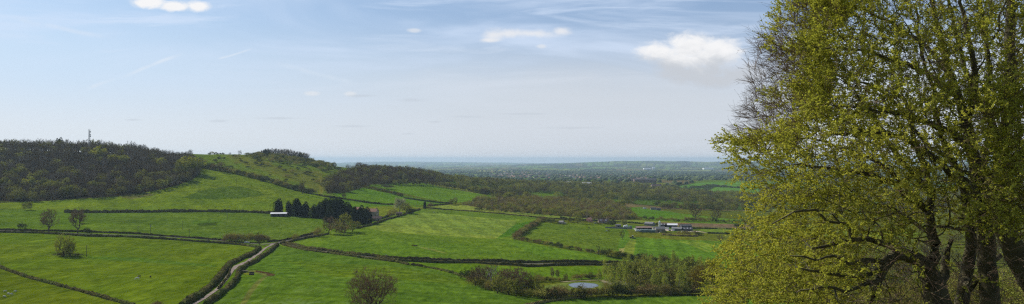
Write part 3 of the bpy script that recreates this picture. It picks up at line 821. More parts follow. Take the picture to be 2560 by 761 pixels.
# ------------------------------------------------------------------ plant building kit
def grow(root, rpar, pts, alpha=0.25, seg=0.0, rng=None, jit=0.08):
    """join points to a skeleton: each hooks on where distance plus path length is least. Returns nodes, parents, root id"""
    cap = len(root) + len(pts) * 3 + 10
    N = np.zeros((cap, 3), np.float32); par = np.full(cap, -1, int); plen = np.zeros(cap, np.float32); rid = np.zeros(cap, int)
    n0 = len(root); N[:n0] = root
    for i in range(n0):
        par[i] = rpar[i]
        if rpar[i] >= 0:
            plen[i] = plen[rpar[i]] + np.linalg.norm(root[i] - root[rpar[i]]); rid[i] = rid[rpar[i]]
        else: rid[i] = i
    dmin = np.full(len(pts), 1e9)
    for a in range(0, n0, 64):
        d = np.linalg.norm(pts[:, None] - N[None, a:min(n0, a + 64)], axis=2).min(1); dmin = np.minimum(dmin, d)
    n = n0
    for q in np.argsort(dmin):
        p = pts[q]
        dd = N[:n] - p
        d = np.sqrt((dd * dd).sum(1))
        k = int(np.argmin(d + alpha * plen[:n]))
        L = d[k]; prev = k
        if seg and L > seg * 1.4:
            m_ = min(3, int(L / seg))
            pv_ = N[k] - N[par[k]] if par[k] >= 0 else p - N[k]
            pv_ = pv_ / (np.linalg.norm(pv_) + 1e-6) * L
            for s in range(1, m_):
                if n >= cap - 2: break
                t = s / m_
                c = N[k] + (p - N[k]) * t + (pv_ * 0.22) * t * (1 - t) + rng.normal(0, jit * L, 3) * (1 if L < 3 else 0.5)
                N[n] = c; par[n] = prev; plen[n] = plen[prev] + L / m_; rid[n] = rid[k]; prev = n; n += 1
        if n >= cap - 1: break
        N[n] = p; par[n] = prev; plen[n] = plen[prev] + np.linalg.norm(p - N[prev]); rid[n] = rid[k]; n += 1
    return N[:n], par[:n], rid[:n]

def radii(N, par, r0, p=2.3, fixed=None):
    acc = np.zeros(len(N)); kids = np.zeros(len(N), int); best = np.full(len(N), -1)
    for i in range(len(N) - 1, -1, -1):
        if kids[i] == 0: acc[i] = r0 ** p
        q = par[i]
        if q >= 0:
            acc[q] += acc[i]; kids[q] += 1
            if best[q] < 0 or acc[i] > acc[best[q]]: best[q] = i
    r = acc ** (1 / p)
    if fixed is not None: r[:len(fixed)] = np.maximum(fixed, 0) + np.where(fixed > 0, 0, r[:len(fixed)])
    return r, kids, best

def frames(D):
    ref = np.where(np.abs(D[:, 2:3]) > 0.85, np.array([[1.0, 0.1, 0]]), np.array([[0.1, 0.2, 1.0]]))
    a = np.cross(ref, D); a /= np.linalg.norm(a, axis=1)[:, None] + 1e-9
    return a, np.cross(D, a)

def tubes(N, par, r, best, sel, k):
    """k sided tubes for the selected nodes' in-edges"""
    idx = np.nonzero(sel & (par >= 0))[0]
    if len(idx) == 0: return np.zeros((0, 3)), np.zeros((0, 4), int)
    E = N[idx] - N[par[idx]]; E /= np.linalg.norm(E, axis=1)[:, None] + 1e-9
    ed = np.zeros_like(N); ed[idx] = E
    allidx = np.nonzero(par >= 0)[0]
    eall = N[allidx] - N[par[allidx]]; eall /= np.linalg.norm(eall, axis=1)[:, None] + 1e-9
    ed[allidx] = eall
    tan = ed.copy()
    hb = best >= 0
    tan[hb] += ed[best[hb]]
    tan /= np.linalg.norm(tan, axis=1)[:, None] + 1e-9
    main = best[par[idx]] == idx
    Ds = np.where(main[:, None], tan[par[idx]], E); De = tan[idx]
    rs = np.where(main, r[par[idx]], np.minimum(r[par[idx]], r[idx] * 1.35)); re = r[idx]
    ang = np.arange(k) * 2 * pi / k
    out = []
    for D, C, rr in ((Ds, N[par[idx]], rs), (De, N[idx], re)):
        a, b = frames(D)
        out.append(C[:, None] + rr[:, None, None] * (a[:, None] * np.cos(ang)[None, :, None] + b[:, None] * np.sin(ang)[None, :, None]))
    Vt = np.concatenate(out, 1).reshape(-1, 3)
    base = (np.arange(len(idx)) * 2 * k)[:, None]
    i = np.arange(k); j = (i + 1) % k
    Fq = np.stack([base + i, base + j, base + k + j, base + k + i], -1).reshape(-1, 4)
    return Vt, Fq

def join(parts):
    vs, fs, off = [], [], 0
    for v, f in parts:
        if len(v) == 0: continue
        vs.append(v); fs.append(np.asarray(f) + off); off += len(v)
    return np.concatenate(vs), fs

def skeleton_mesh(N, par, r, best, sel=None, big=0.10, mid=0.03):
    s = np.ones(len(N), bool) if sel is None else sel
    return join([tubes(N, par, r, best, s & (r > big), 9), tubes(N, par, r, best, s & (r <= big) & (r > mid), 5), tubes(N, par, r, best, s & (r <= mid), 3)])

def cards(C, D, L, Wd, rng, flat=0.0):
    """leaf or twig blades: diamonds starting at C along D, length L, width Wd. flat pulls the faces horizontal"""
    D = D / (np.linalg.norm(D, axis=1)[:, None] + 1e-9)
    s = rng.normal(size=D.shape); 
    if flat: s[:, 2] *= (1 - flat)
    s = np.cross(D, np.cross(s, D)); s /= np.linalg.norm(s, axis=1)[:, None] + 1e-9
    L = np.broadcast_to(L, (len(C),))[:, None]; Wd = np.broadcast_to(Wd, (len(C),))[:, None]
    a = C; b = C + D * L * 0.45 + s * Wd * 0.5; c = C + D * L; d = C + D * L * 0.45 - s * Wd * 0.5
    Vc = np.stack([a, b, c, d], 1).reshape(-1, 3)
    return Vc, np.arange(len(C) * 4).reshape(-1, 4)

def unit(rng, n):
    v = rng.normal(size=(n, 3)); return v / np.linalg.norm(v, axis=1)[:, None]

def clump_points(rng, n, center, rad, nclump=26, spread=0.22, shell=0.55, lowcut=-0.8):
    """points gathered in clumps through an ellipsoid, mostly toward its outside"""
    u = unit(rng, nclump * 3); u = u[u[:, 2] > lowcut][:nclump]
    rr = rng.uniform(shell, 0.92, len(u))[:, None]
    cc = u * rr
    w_ = rng.uniform(0.5, 1.6, len(u)); w_ /= w_.sum()
    k = rng.choice(len(u), n, p=w_)
    p = cc[k] + rng.normal(0, spread, (n, 3)) * rng.uniform(0.6, 1.2, (len(u), 1))[k]
    return center + p * rad, u[k]

def tree_parts(seed, h, spread=0.4, clear=0.2, natt=170, ntw=900, twig=(1.1, 0.09), nleaf=0, leaf=0.45, trunk_r=0.03, stems=1, up=0.5, shape='round', flat=0.2):
    rng = np.random.default_rng(seed)
    cz = h * (clear + 1) / 2; rad = np.array([h * spread, h * spread, h * (1 - clear) / 2])
    root, rp = [], []
    for s in range(stems):
        b = np.array([rng.normal(0, 0.25 * (stems > 1)), rng.normal(0, 0.25 * (stems > 1)), -0.3])
        lean = rng.normal(0, 0.05 if stems == 1 else 0.22, 2)
        m_ = 5; pr = -1
        for k in range(m_):
            t = k / (m_ - 1)
            root.append(b + np.array([lean[0] * h * t * clear * 1.6, lean[1] * h * t * clear * 1.6, t * h * max(clear, 0.12) * 1.25])); rp.append(pr); pr = len(root) - 1
    u = unit(rng, natt); rr = rng.uniform(0.15, 1, (natt, 1)) ** 0.5
    if shape == 'fan': u[:, 2] = np.abs(u[:, 2]) * 1.2 - 0.35
    A = u * rr
    if shape == 'oak':
        lc = unit(rng, 13); lc = lc * rng.uniform(0.45, 0.8, (13, 1)); lc[:, 2] = lc[:, 2] * 0.8
        lr = rng.uniform(0.22, 0.42, 13); q = rng.integers(0, 13, natt)
        A2 = lc[q] + unit(rng, natt) * (rng.uniform(0, 1, (natt, 1)) ** 0.45) * lr[q][:, None]
        A = np.where(rng.uniform(size=(natt, 1)) < 0.55, A2, A * 0.92)
    lump = 1 + 0.16 * np.sin(A[:, 0] * 5 + seed) * np.cos(A[:, 1] * 4 + seed * 2)
    A = A * lump[:, None] * rad + [0, 0, cz]
    if shape == 'slim': A[:, :2] *= np.clip(1.25 - (A[:, 2:3] / h), 0.15, 1.0)
    N, par, rid = grow(np.array(root), rp, A, 0.22, h * 0.06, rng)
    r, kids, best = radii(N, par, h * 0.0016, 2.15)
    r = r * (h * trunk_r / r[:len(root)].max())
    r = np.maximum(r, h * 0.0022)
    wood = skeleton_mesh(N, par, r, best, None, h * 0.012, h * 0.005)
    thin = np.nonzero((kids <= 1) & (par >= 0) & (N[:, 2] > h * clear * 0.8))[0]
    k = rng.choice(thin, ntw)
    ctr = np.array([0, 0, h * clear])
    od = N[k] - ctr; od /= np.linalg.norm(od, axis=1)[:, None]
    D = od + rng.normal(0, 0.55, (ntw, 3)) + np.array([0, 0, up])
    tw = cards(N[k] + rng.normal(0, h * 0.012, (ntw, 3)), D, twig[0] * rng.uniform(0.6, 1.3, ntw), twig[1] * rng.uniform(0.7, 1.3, ntw), rng)
    lf = None
    if nleaf:
        k = rng.choice(thin, nleaf)
        C = N[k] + rng.normal(0, h * 0.035, (nleaf, 3))
        lf = cards(C, unit(rng, nleaf), leaf * rng.uniform(0.6, 1.4, nleaf), leaf * 0.8, rng, flat)
    return wood, tw, lf

def blob_leaves(seed, h, r, n, leaf, nclump=24, cone=False, lowcut=-0.6, base=0.0, spread=0.2):
    """dense foliage body for shrubs and conifers"""
    rng = np.random.default_rng(seed)
    if cone:
        t = rng.uniform(0, 1, n) ** 0.75
        a = rng.uniform(0, 2 * pi, n)
        prof = np.minimum(1, (1 - t) * 1.7) ** 0.75 * (1 + 0.18 * np.sin(a * 3 + t * 9 + seed) + 0.12 * np.sin(a * 7 - t * 14))
        q = np.sqrt(rng.uniform(0.45, 1, n))
        C = np.stack([r * prof * q * np.cos(a), r * prof * q * np.sin(a), h * (0.02 + 0.96 * t)], 1)
        D = np.stack([np.cos(a), np.sin(a), np.full(n, 0.9)], 1) + rng.normal(0, 0.4, (n, 3))
    else:
        C, u = clump_points(rng, n, np.array([0, 0, h * 0.5]), np.array([r, r, h * 0.5]), nclump, spread, 0.35, lowcut)
        C[:, 2] = np.where(C[:, 2] < base * h, base * h + rng.uniform(0, 0.3 * h, n), C[:, 2])
        D = u + rng.normal(0, 0.8, (n, 3))
    return cards(C, D, leaf * rng.uniform(0.6, 1.5, n), leaf * 0.75, rng)

def mk(name, groups):
    """one mesh of several (verts, faces-or-list, material) groups"""
    vs, fs, mi, mats, off = [], [], [], [], 0
    for g_, mt in groups:
        if g_ is None: continue
        v, f = g_
        f = f if isinstance(f, list) else [f]
        if mt not in mats: mats.append(mt)
        vs.append(v)
        for q in f:
            fs.append(q + off); mi.append(np.full(len(q), mats.index(mt)))
        off += len(v)
    return new_mesh(name, np.concatenate(vs), fs, False, mats, np.concatenate(mi))

PROTO = {}
def proto(kind, variants, fn):
    PROTO[kind] = [fn(s) for s in range(variants)]

def full_tree(kind_seed, leafmat, twigmat, barkmat, **kw):
    def fn(s):
        wd, tw, lf = tree_parts(kind_seed + s, **kw)
        h = kw['h']
        crown = [(tw, twigmat)] + ([(lf, leafmat)] if lf is not None else [])
        return dict(h=h, trunk=mk('trunk', [(wd, barkmat)]), crown=mk('crown', crown), whole=mk('tree', [(wd, barkmat)] + crown))
    return fn

proto('wood_bare', 5, full_tree(100, None, M['twig_brown'], M['bark'], h=13.0, spread=0.36, clear=0.15, natt=90, ntw=620, twig=(1.5, 0.16), up=0.9))
proto('wood_bud', 4, full_tree(200, M['bud_olive'], M['twig_brown'], M['bark'], h=12.0, spread=0.40, clear=0.12, natt=80, ntw=260, twig=(1.3, 0.15), nleaf=900, leaf=0.62))
proto('wood_green', 3, full_tree(300, M['leaf_green'], M['twig_brown'], M['bark'], h=11.0, spread=0.44, clear=0.1, natt=80, ntw=80, twig=(1.2, 0.15), nleaf=1300, leaf=0.68))
proto('yellow_tree', 2, full_tree(350, M['leaf_yellow'], M['twig_brown'], M['bark'], h=11.0, spread=0.42, clear=0.1, natt=80, ntw=80, twig=(1.2, 0.15), nleaf=1300, leaf=0.62))
proto('wood_grey', 3, full_tree(150, None, M['twig_grey'], M['pale_bark'], h=14.0, spread=0.30, clear=0.2, natt=80, ntw=480, twig=(1.5, 0.15), up=1.0, trunk_r=0.02))
proto('skyline_bare', 4, full_tree(400, None, M['twig_brown'], M['bark'], h=12.0, spread=0.38, clear=0.22, natt=110, ntw=620, twig=(1.2, 0.13), up=0.5))
proto('field_bare', 4, full_tree(500, None, M['twig_pink'], M['bark'], h=15.0, spread=0.42, clear=0.12, shape='oak', natt=330, ntw=3400, twig=(1.1, 0.085), nleaf=0, leaf=0.22, trunk_r=0.028, up=0.35))
proto('big_oak', 1, full_tree(555, M['bud_olive'], M['twig_pink'], M['bark'], h=19.0, spread=0.50, clear=0.08, natt=1200, ntw=16000, shape='oak', twig=(0.9, 0.05), nleaf=0, leaf=0.17, trunk_r=0.026, up=0.35))
proto('willow', 2, full_tree(600, M['leaf_yellow'], M['bud_olive'], M['bark'], h=11.0, spread=0.48, clear=0.06, natt=260, ntw=1500, twig=(1.0, 0.09), nleaf=2600, leaf=0.30, stems=3))
proto('birch', 4, full_tree(700, M['birch_leaf'], M['bud_olive'], M['pale_bark'], h=11.0, spread=0.21, clear=0.1, natt=90, ntw=420, twig=(0.9, 0.08), nleaf=900, leaf=0.36, trunk_r=0.012, up=0.9, shape='slim'))
proto('white_tree', 1, full_tree(760, M['bud_olive'], M['twig_grey'], M['pale_bark'], h=14.0, spread=0.30, clear=0.08, natt=150, ntw=900, twig=(1.1, 0.08), trunk_r=0.026, stems=3, up=0.8))
proto('dead_tree', 1, full_tree(800, None, M['twig_brown'], M['bark'], h=10.0, spread=0.22, clear=0.3, natt=18, ntw=40, twig=(1.0, 0.07), trunk_r=0.035))

def shrub_fn(seed0, mat_, h, r, n, leaf, **kw):
    def fn(s):
        lf = blob_leaves(seed0 + s, h, r, n, leaf, **kw)
        return dict(h=h, whole=mk('shrub', [(lf, mat_)]))
    return fn
proto('shrub_dark', 4, shrub_fn(900, M['shrub_dark'], 4.0, 2.6, 860, 0.37))
proto('shrub_brown', 4, shrub_fn(920, M['shrub_brown'], 4.0, 2.8, 880, 0.33, spread=0.24))
proto('shrub_olive', 4, shrub_fn(940, M['scrub_olive'], 4.5, 2.8, 880, 0.34, spread=0.24))
proto('shrub_green', 3, shrub_fn(960, M['leaf_green'], 4.0, 2.8, 880, 0.37))
proto('shrub_rust', 1, shrub_fn(965, M['rust_leaf'], 12.0, 6.0, 7000, 0.34, nclump=60, spread=0.16))
proto('shrub_pink', 1, shrub_fn(970, M['pink'], 4.0, 2.6, 860, 0.36))
proto('bramble', 2, shrub_fn(975, M['bramble'], 2.2, 5.0, 900, 0.35, lowcut=-0.2))
proto('blossom_tree', 1, lambda s: (lambda wd, lf: dict(h=12.0, trunk=mk('trunk', [(wd[0], M['bark'])]), crown=mk('crown', [(lf, M['blossom'])]), whole=mk('tree', [(wd[0], M['bark']), (lf, M['blossom'])])))(tree_parts(980, 12.0, 0.4, 0.15, 80, 10), blob_leaves(981, 12.0, 5.5, 3200, 0.5, nclump=46, spread=0.15, base=0.12)))
def conifer_fn(s):
    """dense rounded cypress: several upright leaders merged into one dark ragged body"""
    rng = np.random.default_rng(990 + s)
    trunk = tubes(np.array([[0, 0, -0.3], [0, 0, 9.0], [0, 0, 14.5]], np.float32), np.array([-1, 0, 1]), np.array([0.4, 0.25, 0.05]), np.array([1, 2, -1]), np.ones(3, bool), 7)
    Vs, off, Fs = [], 0, []
    for k in range(9):
        a = rng.uniform(0, 2 * pi); q = 0 if k == 0 else rng.uniform(1.2, 3.0)
        hh = 18.0 if k == 0 else rng.uniform(13, 17.5) - q * 0.5; r_ = rng.uniform(1.9, 2.9)
        n_ = int(360 * hh / 14)
        t = rng.uniform(0, 1, n_); b_ = rng.uniform(0, 2 * pi, n_)
        pr_ = np.sqrt(np.clip(1 - (2 * t ** 1.25 - 0.75) ** 2 / 1.6, 0.02, 1)) * (1 + 0.2 * np.sin(b_ * 4 + t * 11 + k))
        C = np.stack([q * cos(a) * (1 - 0.3 * t) + r_ * pr_ * np.cos(b_), q * sin(a) * (1 - 0.3 * t) + r_ * pr_ * np.sin(b_), hh * t], 1)
        D = np.stack([np.cos(b_), np.sin(b_), np.full(n_, 1.1)], 1) + rng.normal(0, 0.45, (n_, 3))
        v, f = cards(C - D * 0.3, D, 0.95 * rng.uniform(0.6, 1.5, n_), 0.6, rng)
        Vs.append(v); Fs.append(f + off); off += len(v)
    lf = (np.concatenate(Vs), np.concatenate(Fs))
    return dict(h=18.0, trunk=mk('trunk', [(trunk, M['bark'])]), crown=mk('crown', [(lf, M['conifer'])]), whole=mk('conifer', [(trunk, M['bark']), (lf, M['conifer'])]))
proto('conifer', 4, conifer_fn)

def plant(kind, var, loc, h, name, label, cat, group=None, parts=False, rot=None, wide=1.0):
    p = PROTO[kind][var % len(PROTO[kind])]
    s = h / p['h']
    rot = R.uniform(0, 2 * pi) if rot is None else rot
    loc = (loc[0], loc[1], loc[2] - 0.1)
    if parts and 'trunk' in p:
        t = thing(name, label, cat, loc, rot, (s * wide, s * wide, s), group)
        link('trunk', p['trunk'], t); link('crown', p['crown'], t)
        return t
    o = link(name, p['whole'], None, loc, label, cat, group)
    o.rotation_euler = (0, 0, rot); o.scale = (s * wide, s * wide, s)
    return o

def hpx(top, base_pt):
    """height of a thing whose foot is at a world point and whose top shows at image row top"""
    s = float(ray(1280, top)[1])
    return (ZC + s * base_pt[1]) - base_pt[2]

def sample_area(poly, n, ymin, ymax, rng, xlim=None):
    """n ground points (world) whose place in the picture falls inside a pixel polygon"""
    out = []
    poly = list(poly)
    us = [(p[0] - 1280) / F for p in poly]
    got = 0
    while got < n:
        k = 6000
        Y = np.sqrt(rng.uniform(ymin ** 2, ymax ** 2, k)); u = rng.uniform(min(us), max(us), k)
        X = u * Y; Z = Hs(X, Y)
        px, py = project(X, Y, Z)
        mk_ = in_poly(px, py, poly)
        out.append(np.stack([X, Y, Z], 1)[mk_]); got += mk_.sum()
        if len(out) > 60: break
    A = np.concatenate(out)
    return A[:n]

def thin_points(A, d):
    """drop points closer than d to an earlier one"""
    keep, cells = [], {}
    for i, p in enumerate(A):
        c = (int(p[0] // d), int(p[1] // d)); ok = True
        for a in (-1, 0, 1):
            for b in (-1, 0, 1):
                for j in cells.get((c[0] + a, c[1] + b), ()):
                    if (A[j, 0] - p[0]) ** 2 + (A[j, 1] - p[1]) ** 2 < d * d: ok = False; break
        if ok: keep.append(i); cells.setdefault(c, []).append(i)
    return A[keep]

def scatter_mesh(protos, pts, heights, rng, wide=1.0):
    """many copies of prototype arrays baked into one (verts, faces, material slot) set"""
    out = {}
    for (v, f, mt, ph), sel in protos:
        if len(sel) == 0: continue
        a = rng.uniform(0, 2 * pi, len(sel)); s = (heights[sel] / ph)
        ca_, sa_ = np.cos(a) * s * wide, np.sin(a) * s * wide
        x = v[None, :, 0] * ca_[:, None] - v[None, :, 1] * sa_[:, None] + pts[sel, 0][:, None]
        y = v[None, :, 0] * sa_[:, None] + v[None, :, 1] * ca_[:, None] + pts[sel, 1][:, None]
        z = v[None, :, 2] * s[:, None] + pts[sel, 2][:, None]
        V = np.stack([x, y, z], -1).reshape(-1, 3)
        Fs = (f[None] + (np.arange(len(sel)) * len(v))[:, None, None]).reshape(-1, f.shape[1])
        out.setdefault(mt, []).append((V, Fs))
    vs, fs, mi, mats, off = [], [], [], [], 0
    for mt, L in out.items():
        mats.append(mt)
        for V, Fs in L:
            vs.append(V); fs.append(Fs + off); mi.append(np.full(len(Fs), len(mats) - 1)); off += len(V)
    return np.concatenate(vs), fs, mats, np.concatenate(mi)

# ------------------------------------------------------------------ hedges
def hedge(name, label, pts_px, h=2.0, wd=2.0, group=None, mat_=None, dens=9.0, leaf=0.42, ymin=60, rough=0.42, parts=False):
    """clipped hedge: a lumpy body along the path with ragged leafy shoots standing out of it"""
    h *= 0.85; W = path_px(pts_px, 1.6, ymin)
    rng = np.random.default_rng(int(abs(pts_px[0][0]) * 7 + abs(pts_px[0][1])))
    d = np.gradient(W[:, :2], axis=0); d /= np.linalg.norm(d, axis=1)[:, None] + 1e-9
    nr_ = np.stack([-d[:, 1], d[:, 0]], 1)
    n_ = len(W)
    s = np.arange(n_) * 1.6
    hh = h * (1 + 0.13 * np.sin(s / 9.0 + rng.uniform(0, 6)) + 0.08 * np.sin(s / 3.1) + rough * 0.35 * rng.normal(0, 1, n_).clip(-1.5, 1.5))
    ww = wd * (1 + 0.15 * np.sin(s / 12.0 + 2) + rough * 0.3 * rng.normal(0, 1, n_))
    prof = [(-0.52, -0.15), (-0.54, 0.35), (-0.42, 0.82), (-0.15, 0.98), (0.15, 0.98), (0.42, 0.82), (0.54, 0.35), (0.52, -0.15)]
    rings = []
    for a, b in prof:
        j = rng.normal(0, 0.10 * rough / 0.3, (n_, 2))
        xy = W[:, :2] + nr_ * ((a * ww + j[:, 0]))[:, None]
        rings.append(np.column_stack([xy, Hs(xy[:, 0], xy[:, 1]) * 0 + W[:, 2] + hh * b + j[:, 1] * (b > 0.3)]))
    Vv = np.stack(rings, 1).reshape(-1, 3); k = len(prof)
    ii = np.arange(n_ * k).reshape(n_, k)
    Qs = np.stack([ii[:-1, :-1], ii[:-1, 1:], ii[1:, 1:], ii[1:, :-1]], -1).reshape(-1, 4)
    caps = np.array([list(ii[0, :4]), [ii[0, 0], ii[0, 3], ii[0, 4], ii[0, 7]], list(ii[0, 4:]), list(ii[-1, :4][::-1]), [ii[-1, 7], ii[-1, 4], ii[-1, 3], ii[-1, 0]], list(ii[-1, 4:][::-1])])
    m_ = int(n_ * 1.6 * dens * (h * 2 + wd) / 6)
    i = rng.integers(0, n_ - 1, m_); q = rng.integers(1, 7, m_)
    t = rng.uniform(0, 1, (m_, 1))
    C = Vv.reshape(n_, k, 3)[i, q] * (1 - t) + Vv.reshape(n_, k, 3)[i + 1, np.clip(q + rng.integers(-1, 2, m_), 1, 6)] * t
    D = np.column_stack([nr_[i] * (np.array([p[0] for p in prof])[q] * 1.6)[:, None], np.array([p[1] for p in prof])[q]]) + rng.normal(0, 0.45, (m_, 3))
    lf = cards(C, D, leaf * rng.uniform(0.5, 1.4, m_), leaf * 0.6, rng)
    mt = mat_ or M['hedge']
    me = mk('hedge', [((Vv, [Qs, caps]), mt), (lf, mt)])
    return link(name, me, None, None, label, 'hedge', group)

hedge('hedge', 'long straight dark hedge at the hill foot, left of the white roofed barn', [(160, 532), (230, 532), (300, 532), (480, 530), (640, 532), (692, 536)], 3.4, 3.0)
hedge('hedge', 'upper hedge of the left valley road, running past the two bare field trees', [(-80, 573), (0, 576), (100, 578), (230, 581), (330, 585), (440, 593), (520, 599), (562, 602)], 1.8, 1.8)
hedge('hedge', 'lower hedge of the left valley road, along the top of the willow field', [(-80, 580), (0, 582), (100, 584), (230, 592), (300, 593), (380, 597), (500, 605), (600, 613), (646, 620)], 2.0, 2.0)
hedge('hedge', 'wide flailed hedge on the left side of the pale lane, bottom left of centre', [(648, 622), (638, 632), (600, 650), (573, 663), (560, 680), (548, 695), (528, 718), (500, 738), (470, 758), (455, 768)], 2.6, 3.2)
hedge('hedge', 'hedge on the right side of the pale lane with a dark shaded face', [(694, 613), (672, 632), (640, 655), (612, 668), (597, 682), (592, 700), (575, 718), (548, 740), (515, 765)], 2.4, 2.2)
hedge('hedge', 'short hedge between the pale lane and the grass verge triangle', [(575, 668), (572, 690), (558, 708), (545, 724)], 1.0, 0.8)
hedge('hedge', 'upper hedge climbing from the road junction to the bare trees by the conifers', [(668, 605), (700, 604), (740, 596), (780, 586), (800, 580)], 2.0, 1.8)
hedge('hedge', 'lower hedge climbing from the road junction toward the farmhouse trees', [(702, 611), (735, 603), (765, 597), (800, 590), (820, 586)], 2.0, 1.8)
hedge('hedge', 'clipped hedge below the farmhouse garden running up to the dark cypress', [(890, 572), (925, 565), (960, 552), (1000, 541), (1030, 531), (1050, 524)], 2.0, 2.0)
hedge('hedge', 'inner garden hedge between the farmhouse and the small garden shed', [(905, 560), (935, 553), (965, 543), (985, 537)], 2.2, 2.0, mat_=M['shrub_dark'])
hedge('hedge', 'upper hedge of the long road right of the junction, below the large middle field', [(706, 606), (730, 613), (760, 620), (830, 630), (900, 639), (1000, 648), (1100, 652.5), (1200, 654), (1310, 657.5), (1380, 656), (1450, 656), (1530, 657.5), (1605, 662)], 2.2, 2.0)
hedge('hedge', 'lower hedge of the long road, from the junction to the pale stretch of tarmac', [(706, 613), (760, 626), (830, 635), (880, 642), (940, 650), (990, 656), (1022, 663)], 1.7, 1.6)
hedge('hedge', 'lower hedge of the long road, right half, above the copse by the pond', [(940, 645), (1000, 653), (1100, 658), (1200, 659), (1280, 664), (1320, 668), (1380, 664), (1450, 663), (1600, 666)], 2.0, 2.0)
hedge('hedge', 'thin hedge slanting from the road down to the pond copse', [(1029, 663), (1060, 668), (1100, 676), (1140, 686), (1172, 698)], 1.5, 1.4)
hedge('hedge', 'low hedge crossing the bottom left corner above the sheep', [(-60, 650), (0, 670), (60, 692), (130, 711), (200, 729), (260, 746), (335, 766)], 1.6, 1.5)
hedge('hedge', 'thin hedge slanting out of the bottom edge of the frame below the pond', [(1300, 768), (1350, 758), (1400, 750), (1462, 743)], 1.1, 1.2, mat_=M['shrub_brown'])
hedge('hedge', 'dark hedge line running down from the hill scrub to the farmhouse', [(792, 488), (820, 494), (870, 500), (920, 508), (960, 512), (1000, 513), (1020, 515)], 2.6, 2.2)
hedge('hedge', 'hedge between the two sloping fields right of the chestnut tree', [(1010, 496), (1050, 502), (1100, 508), (1130, 509)], 2.6, 2.4, mat_=M['shrub_dark'])
hedge('hedge', 'low hedge from the dark cypress to the pair of small trees', [(1070, 516), (1100, 513), (1130, 510)], 2.0, 2.0)
hedge('hedge', 'thin dark hedge along the top of the large middle field', [(1065, 520), (1110, 525), (1150, 527), (1250, 535), (1340, 544), (1400, 549), (1480, 555)], 1.7, 1.8)
hedge('hedge', 'hedge between the pink blossom house and the pale grass strip', [(1400, 547), (1480, 553), (1560, 558), (1650, 563)], 2.6, 2.6, mat_=M['shrub_dark'])
hedge('hedge', 'dark hedge along the near edge of the ploughed field', [(1700, 571), (1780, 573), (1860, 575), (1960, 580)], 1.8, 1.8, mat_=M['shrub_dark'])
hedge('hedge', 'hedge right of the farm at the end of the dirt track', [(1768, 584), (1800, 585), (1860, 587), (1960, 590)], 1.8, 2.0, mat_=M['shrub_dark'])
hedge('hedge', 'field edge hedge in front of the farm on the right', [(1655, 588), (1700, 591), (1745, 592)], 2.0, 2.2, mat_=M['shrub_brown'])

# ------------------------------------------------------------------ shrubs along boundaries, one by one
def row(pts_px, step, kinds, hr, label, group, name='shrub', cat='shrub', wide=(0.9, 1.4), jit=0.8, ymin=60, seed=1, parts=False, skip=0.0):
    W = path_px(pts_px, step, ymin)
    rng = np.random.default_rng(seed)
    for i, p in enumerate(W):
        if rng.uniform() < skip: continue
        x = p[0] + rng.normal(0, jit); y = p[1] + rng.normal(0, jit)
        plant(kinds[rng.integers(len(kinds))], int(rng.integers(8)), (x, y, float(Hs(x, y))), rng.uniform(*hr), name, label, cat, group, parts, wide=rng.uniform(*wide))

row([(498, 418), (530, 424), (560, 429), (600, 437), (640, 447), (680, 458), (720, 470), (760, 481), (785, 486)], 4.0, ['shrub_olive', 'shrub_brown', 'shrub_dark', 'shrub_dark'], (5.0, 10), 'tall ragged thorn bush in the slanting hedge between hill field and down', 'thorn bushes of the slanting hill hedge', seed=3, jit=1.5)
row([(1356, 552), (1335, 565), (1318, 575), (1302, 586), (1290, 597)], 4.2, ['shrub_olive', 'shrub_dark', 'shrub_brown'], (3.5, 6), 'bushy thorn in the diagonal hedge that climbs toward the small cottage', 'bushes of the climbing diagonal hedge', seed=4)
row([(1290, 600), (1330, 606), (1370, 613), (1400, 619), (1430, 624)], 4.2, ['shrub_olive', 'shrub_dark', 'shrub_brown'], (2.6, 4.4), 'rounded bush in the overgrown hedge right of the middle field', 'bushes of the overgrown middle hedge', seed=5)
row([(1438, 626), (1470, 630), (1498, 636)], 3.6, ['shrub_dark', 'shrub_brown'], (2.4, 3.8), 'dark bush in the hedge just left of the dead tree', 'bushes left of the dead tree', seed=6)
row([(1512, 640), (1540, 645), (1570, 650), (1600, 654), (1640, 660), (1700, 664)], 3.4, ['shrub_olive', 'shrub_dark', 'shrub_green'], (3.4, 7), 'thick bush in the hedge right of the dead tree', 'bushes right of the dead tree', seed=7)
row([(915, 470), (940, 475), (960, 480), (985, 486), (1005, 492)], 5, ['shrub_dark', 'shrub_brown'], (3.5, 6), 'dark bush between the upper field and the wood floor slope', 'bushes behind the upper sloping field', seed=8)
# pond copse boundary
row([(1176, 700), (1192, 712), (1215, 722), (1250, 732), (1290, 739), (1330, 744), (1380, 746)], 2.8, ['shrub_olive', 'shrub_brown', 'shrub_dark', 'shrub_green'], (2.8, 5.6), 'mixed bush on the near edge of the copse left of the pond', 'bushes edging the pond copse', seed=9, jit=1.6)
row([(1380, 744), (1430, 744), (1480, 742), (1540, 741), (1600, 739), (1660, 737), (1740, 736)], 2.0, ['shrub_olive', 'shrub_brown', 'shrub_brown', 'shrub_green', 'shrub_dark'], (3.4, 6.4), 'bush of the thick hedge in front of the pond', 'bushes in front of the pond', seed=10, jit=1.4)
row([(1335, 706), (1380, 704), (1420, 702), (1460, 698), (1500, 694)], 3.4, ['shrub_dark', 'shrub_olive', 'shrub_brown'], (1.8, 4.0), 'low bush on the far bank of the pond', 'bushes behind the pond', seed=11)
row([(568, 602), (590, 605), (620, 606), (650, 605), (668, 605)], 3.0, ['shrub_brown', 'shrub_brown', 'shrub_olive'], (4.5, 8.5), 'brown leafless bush beside the road left of the junction', 'brown bushes by the junction', seed=12)
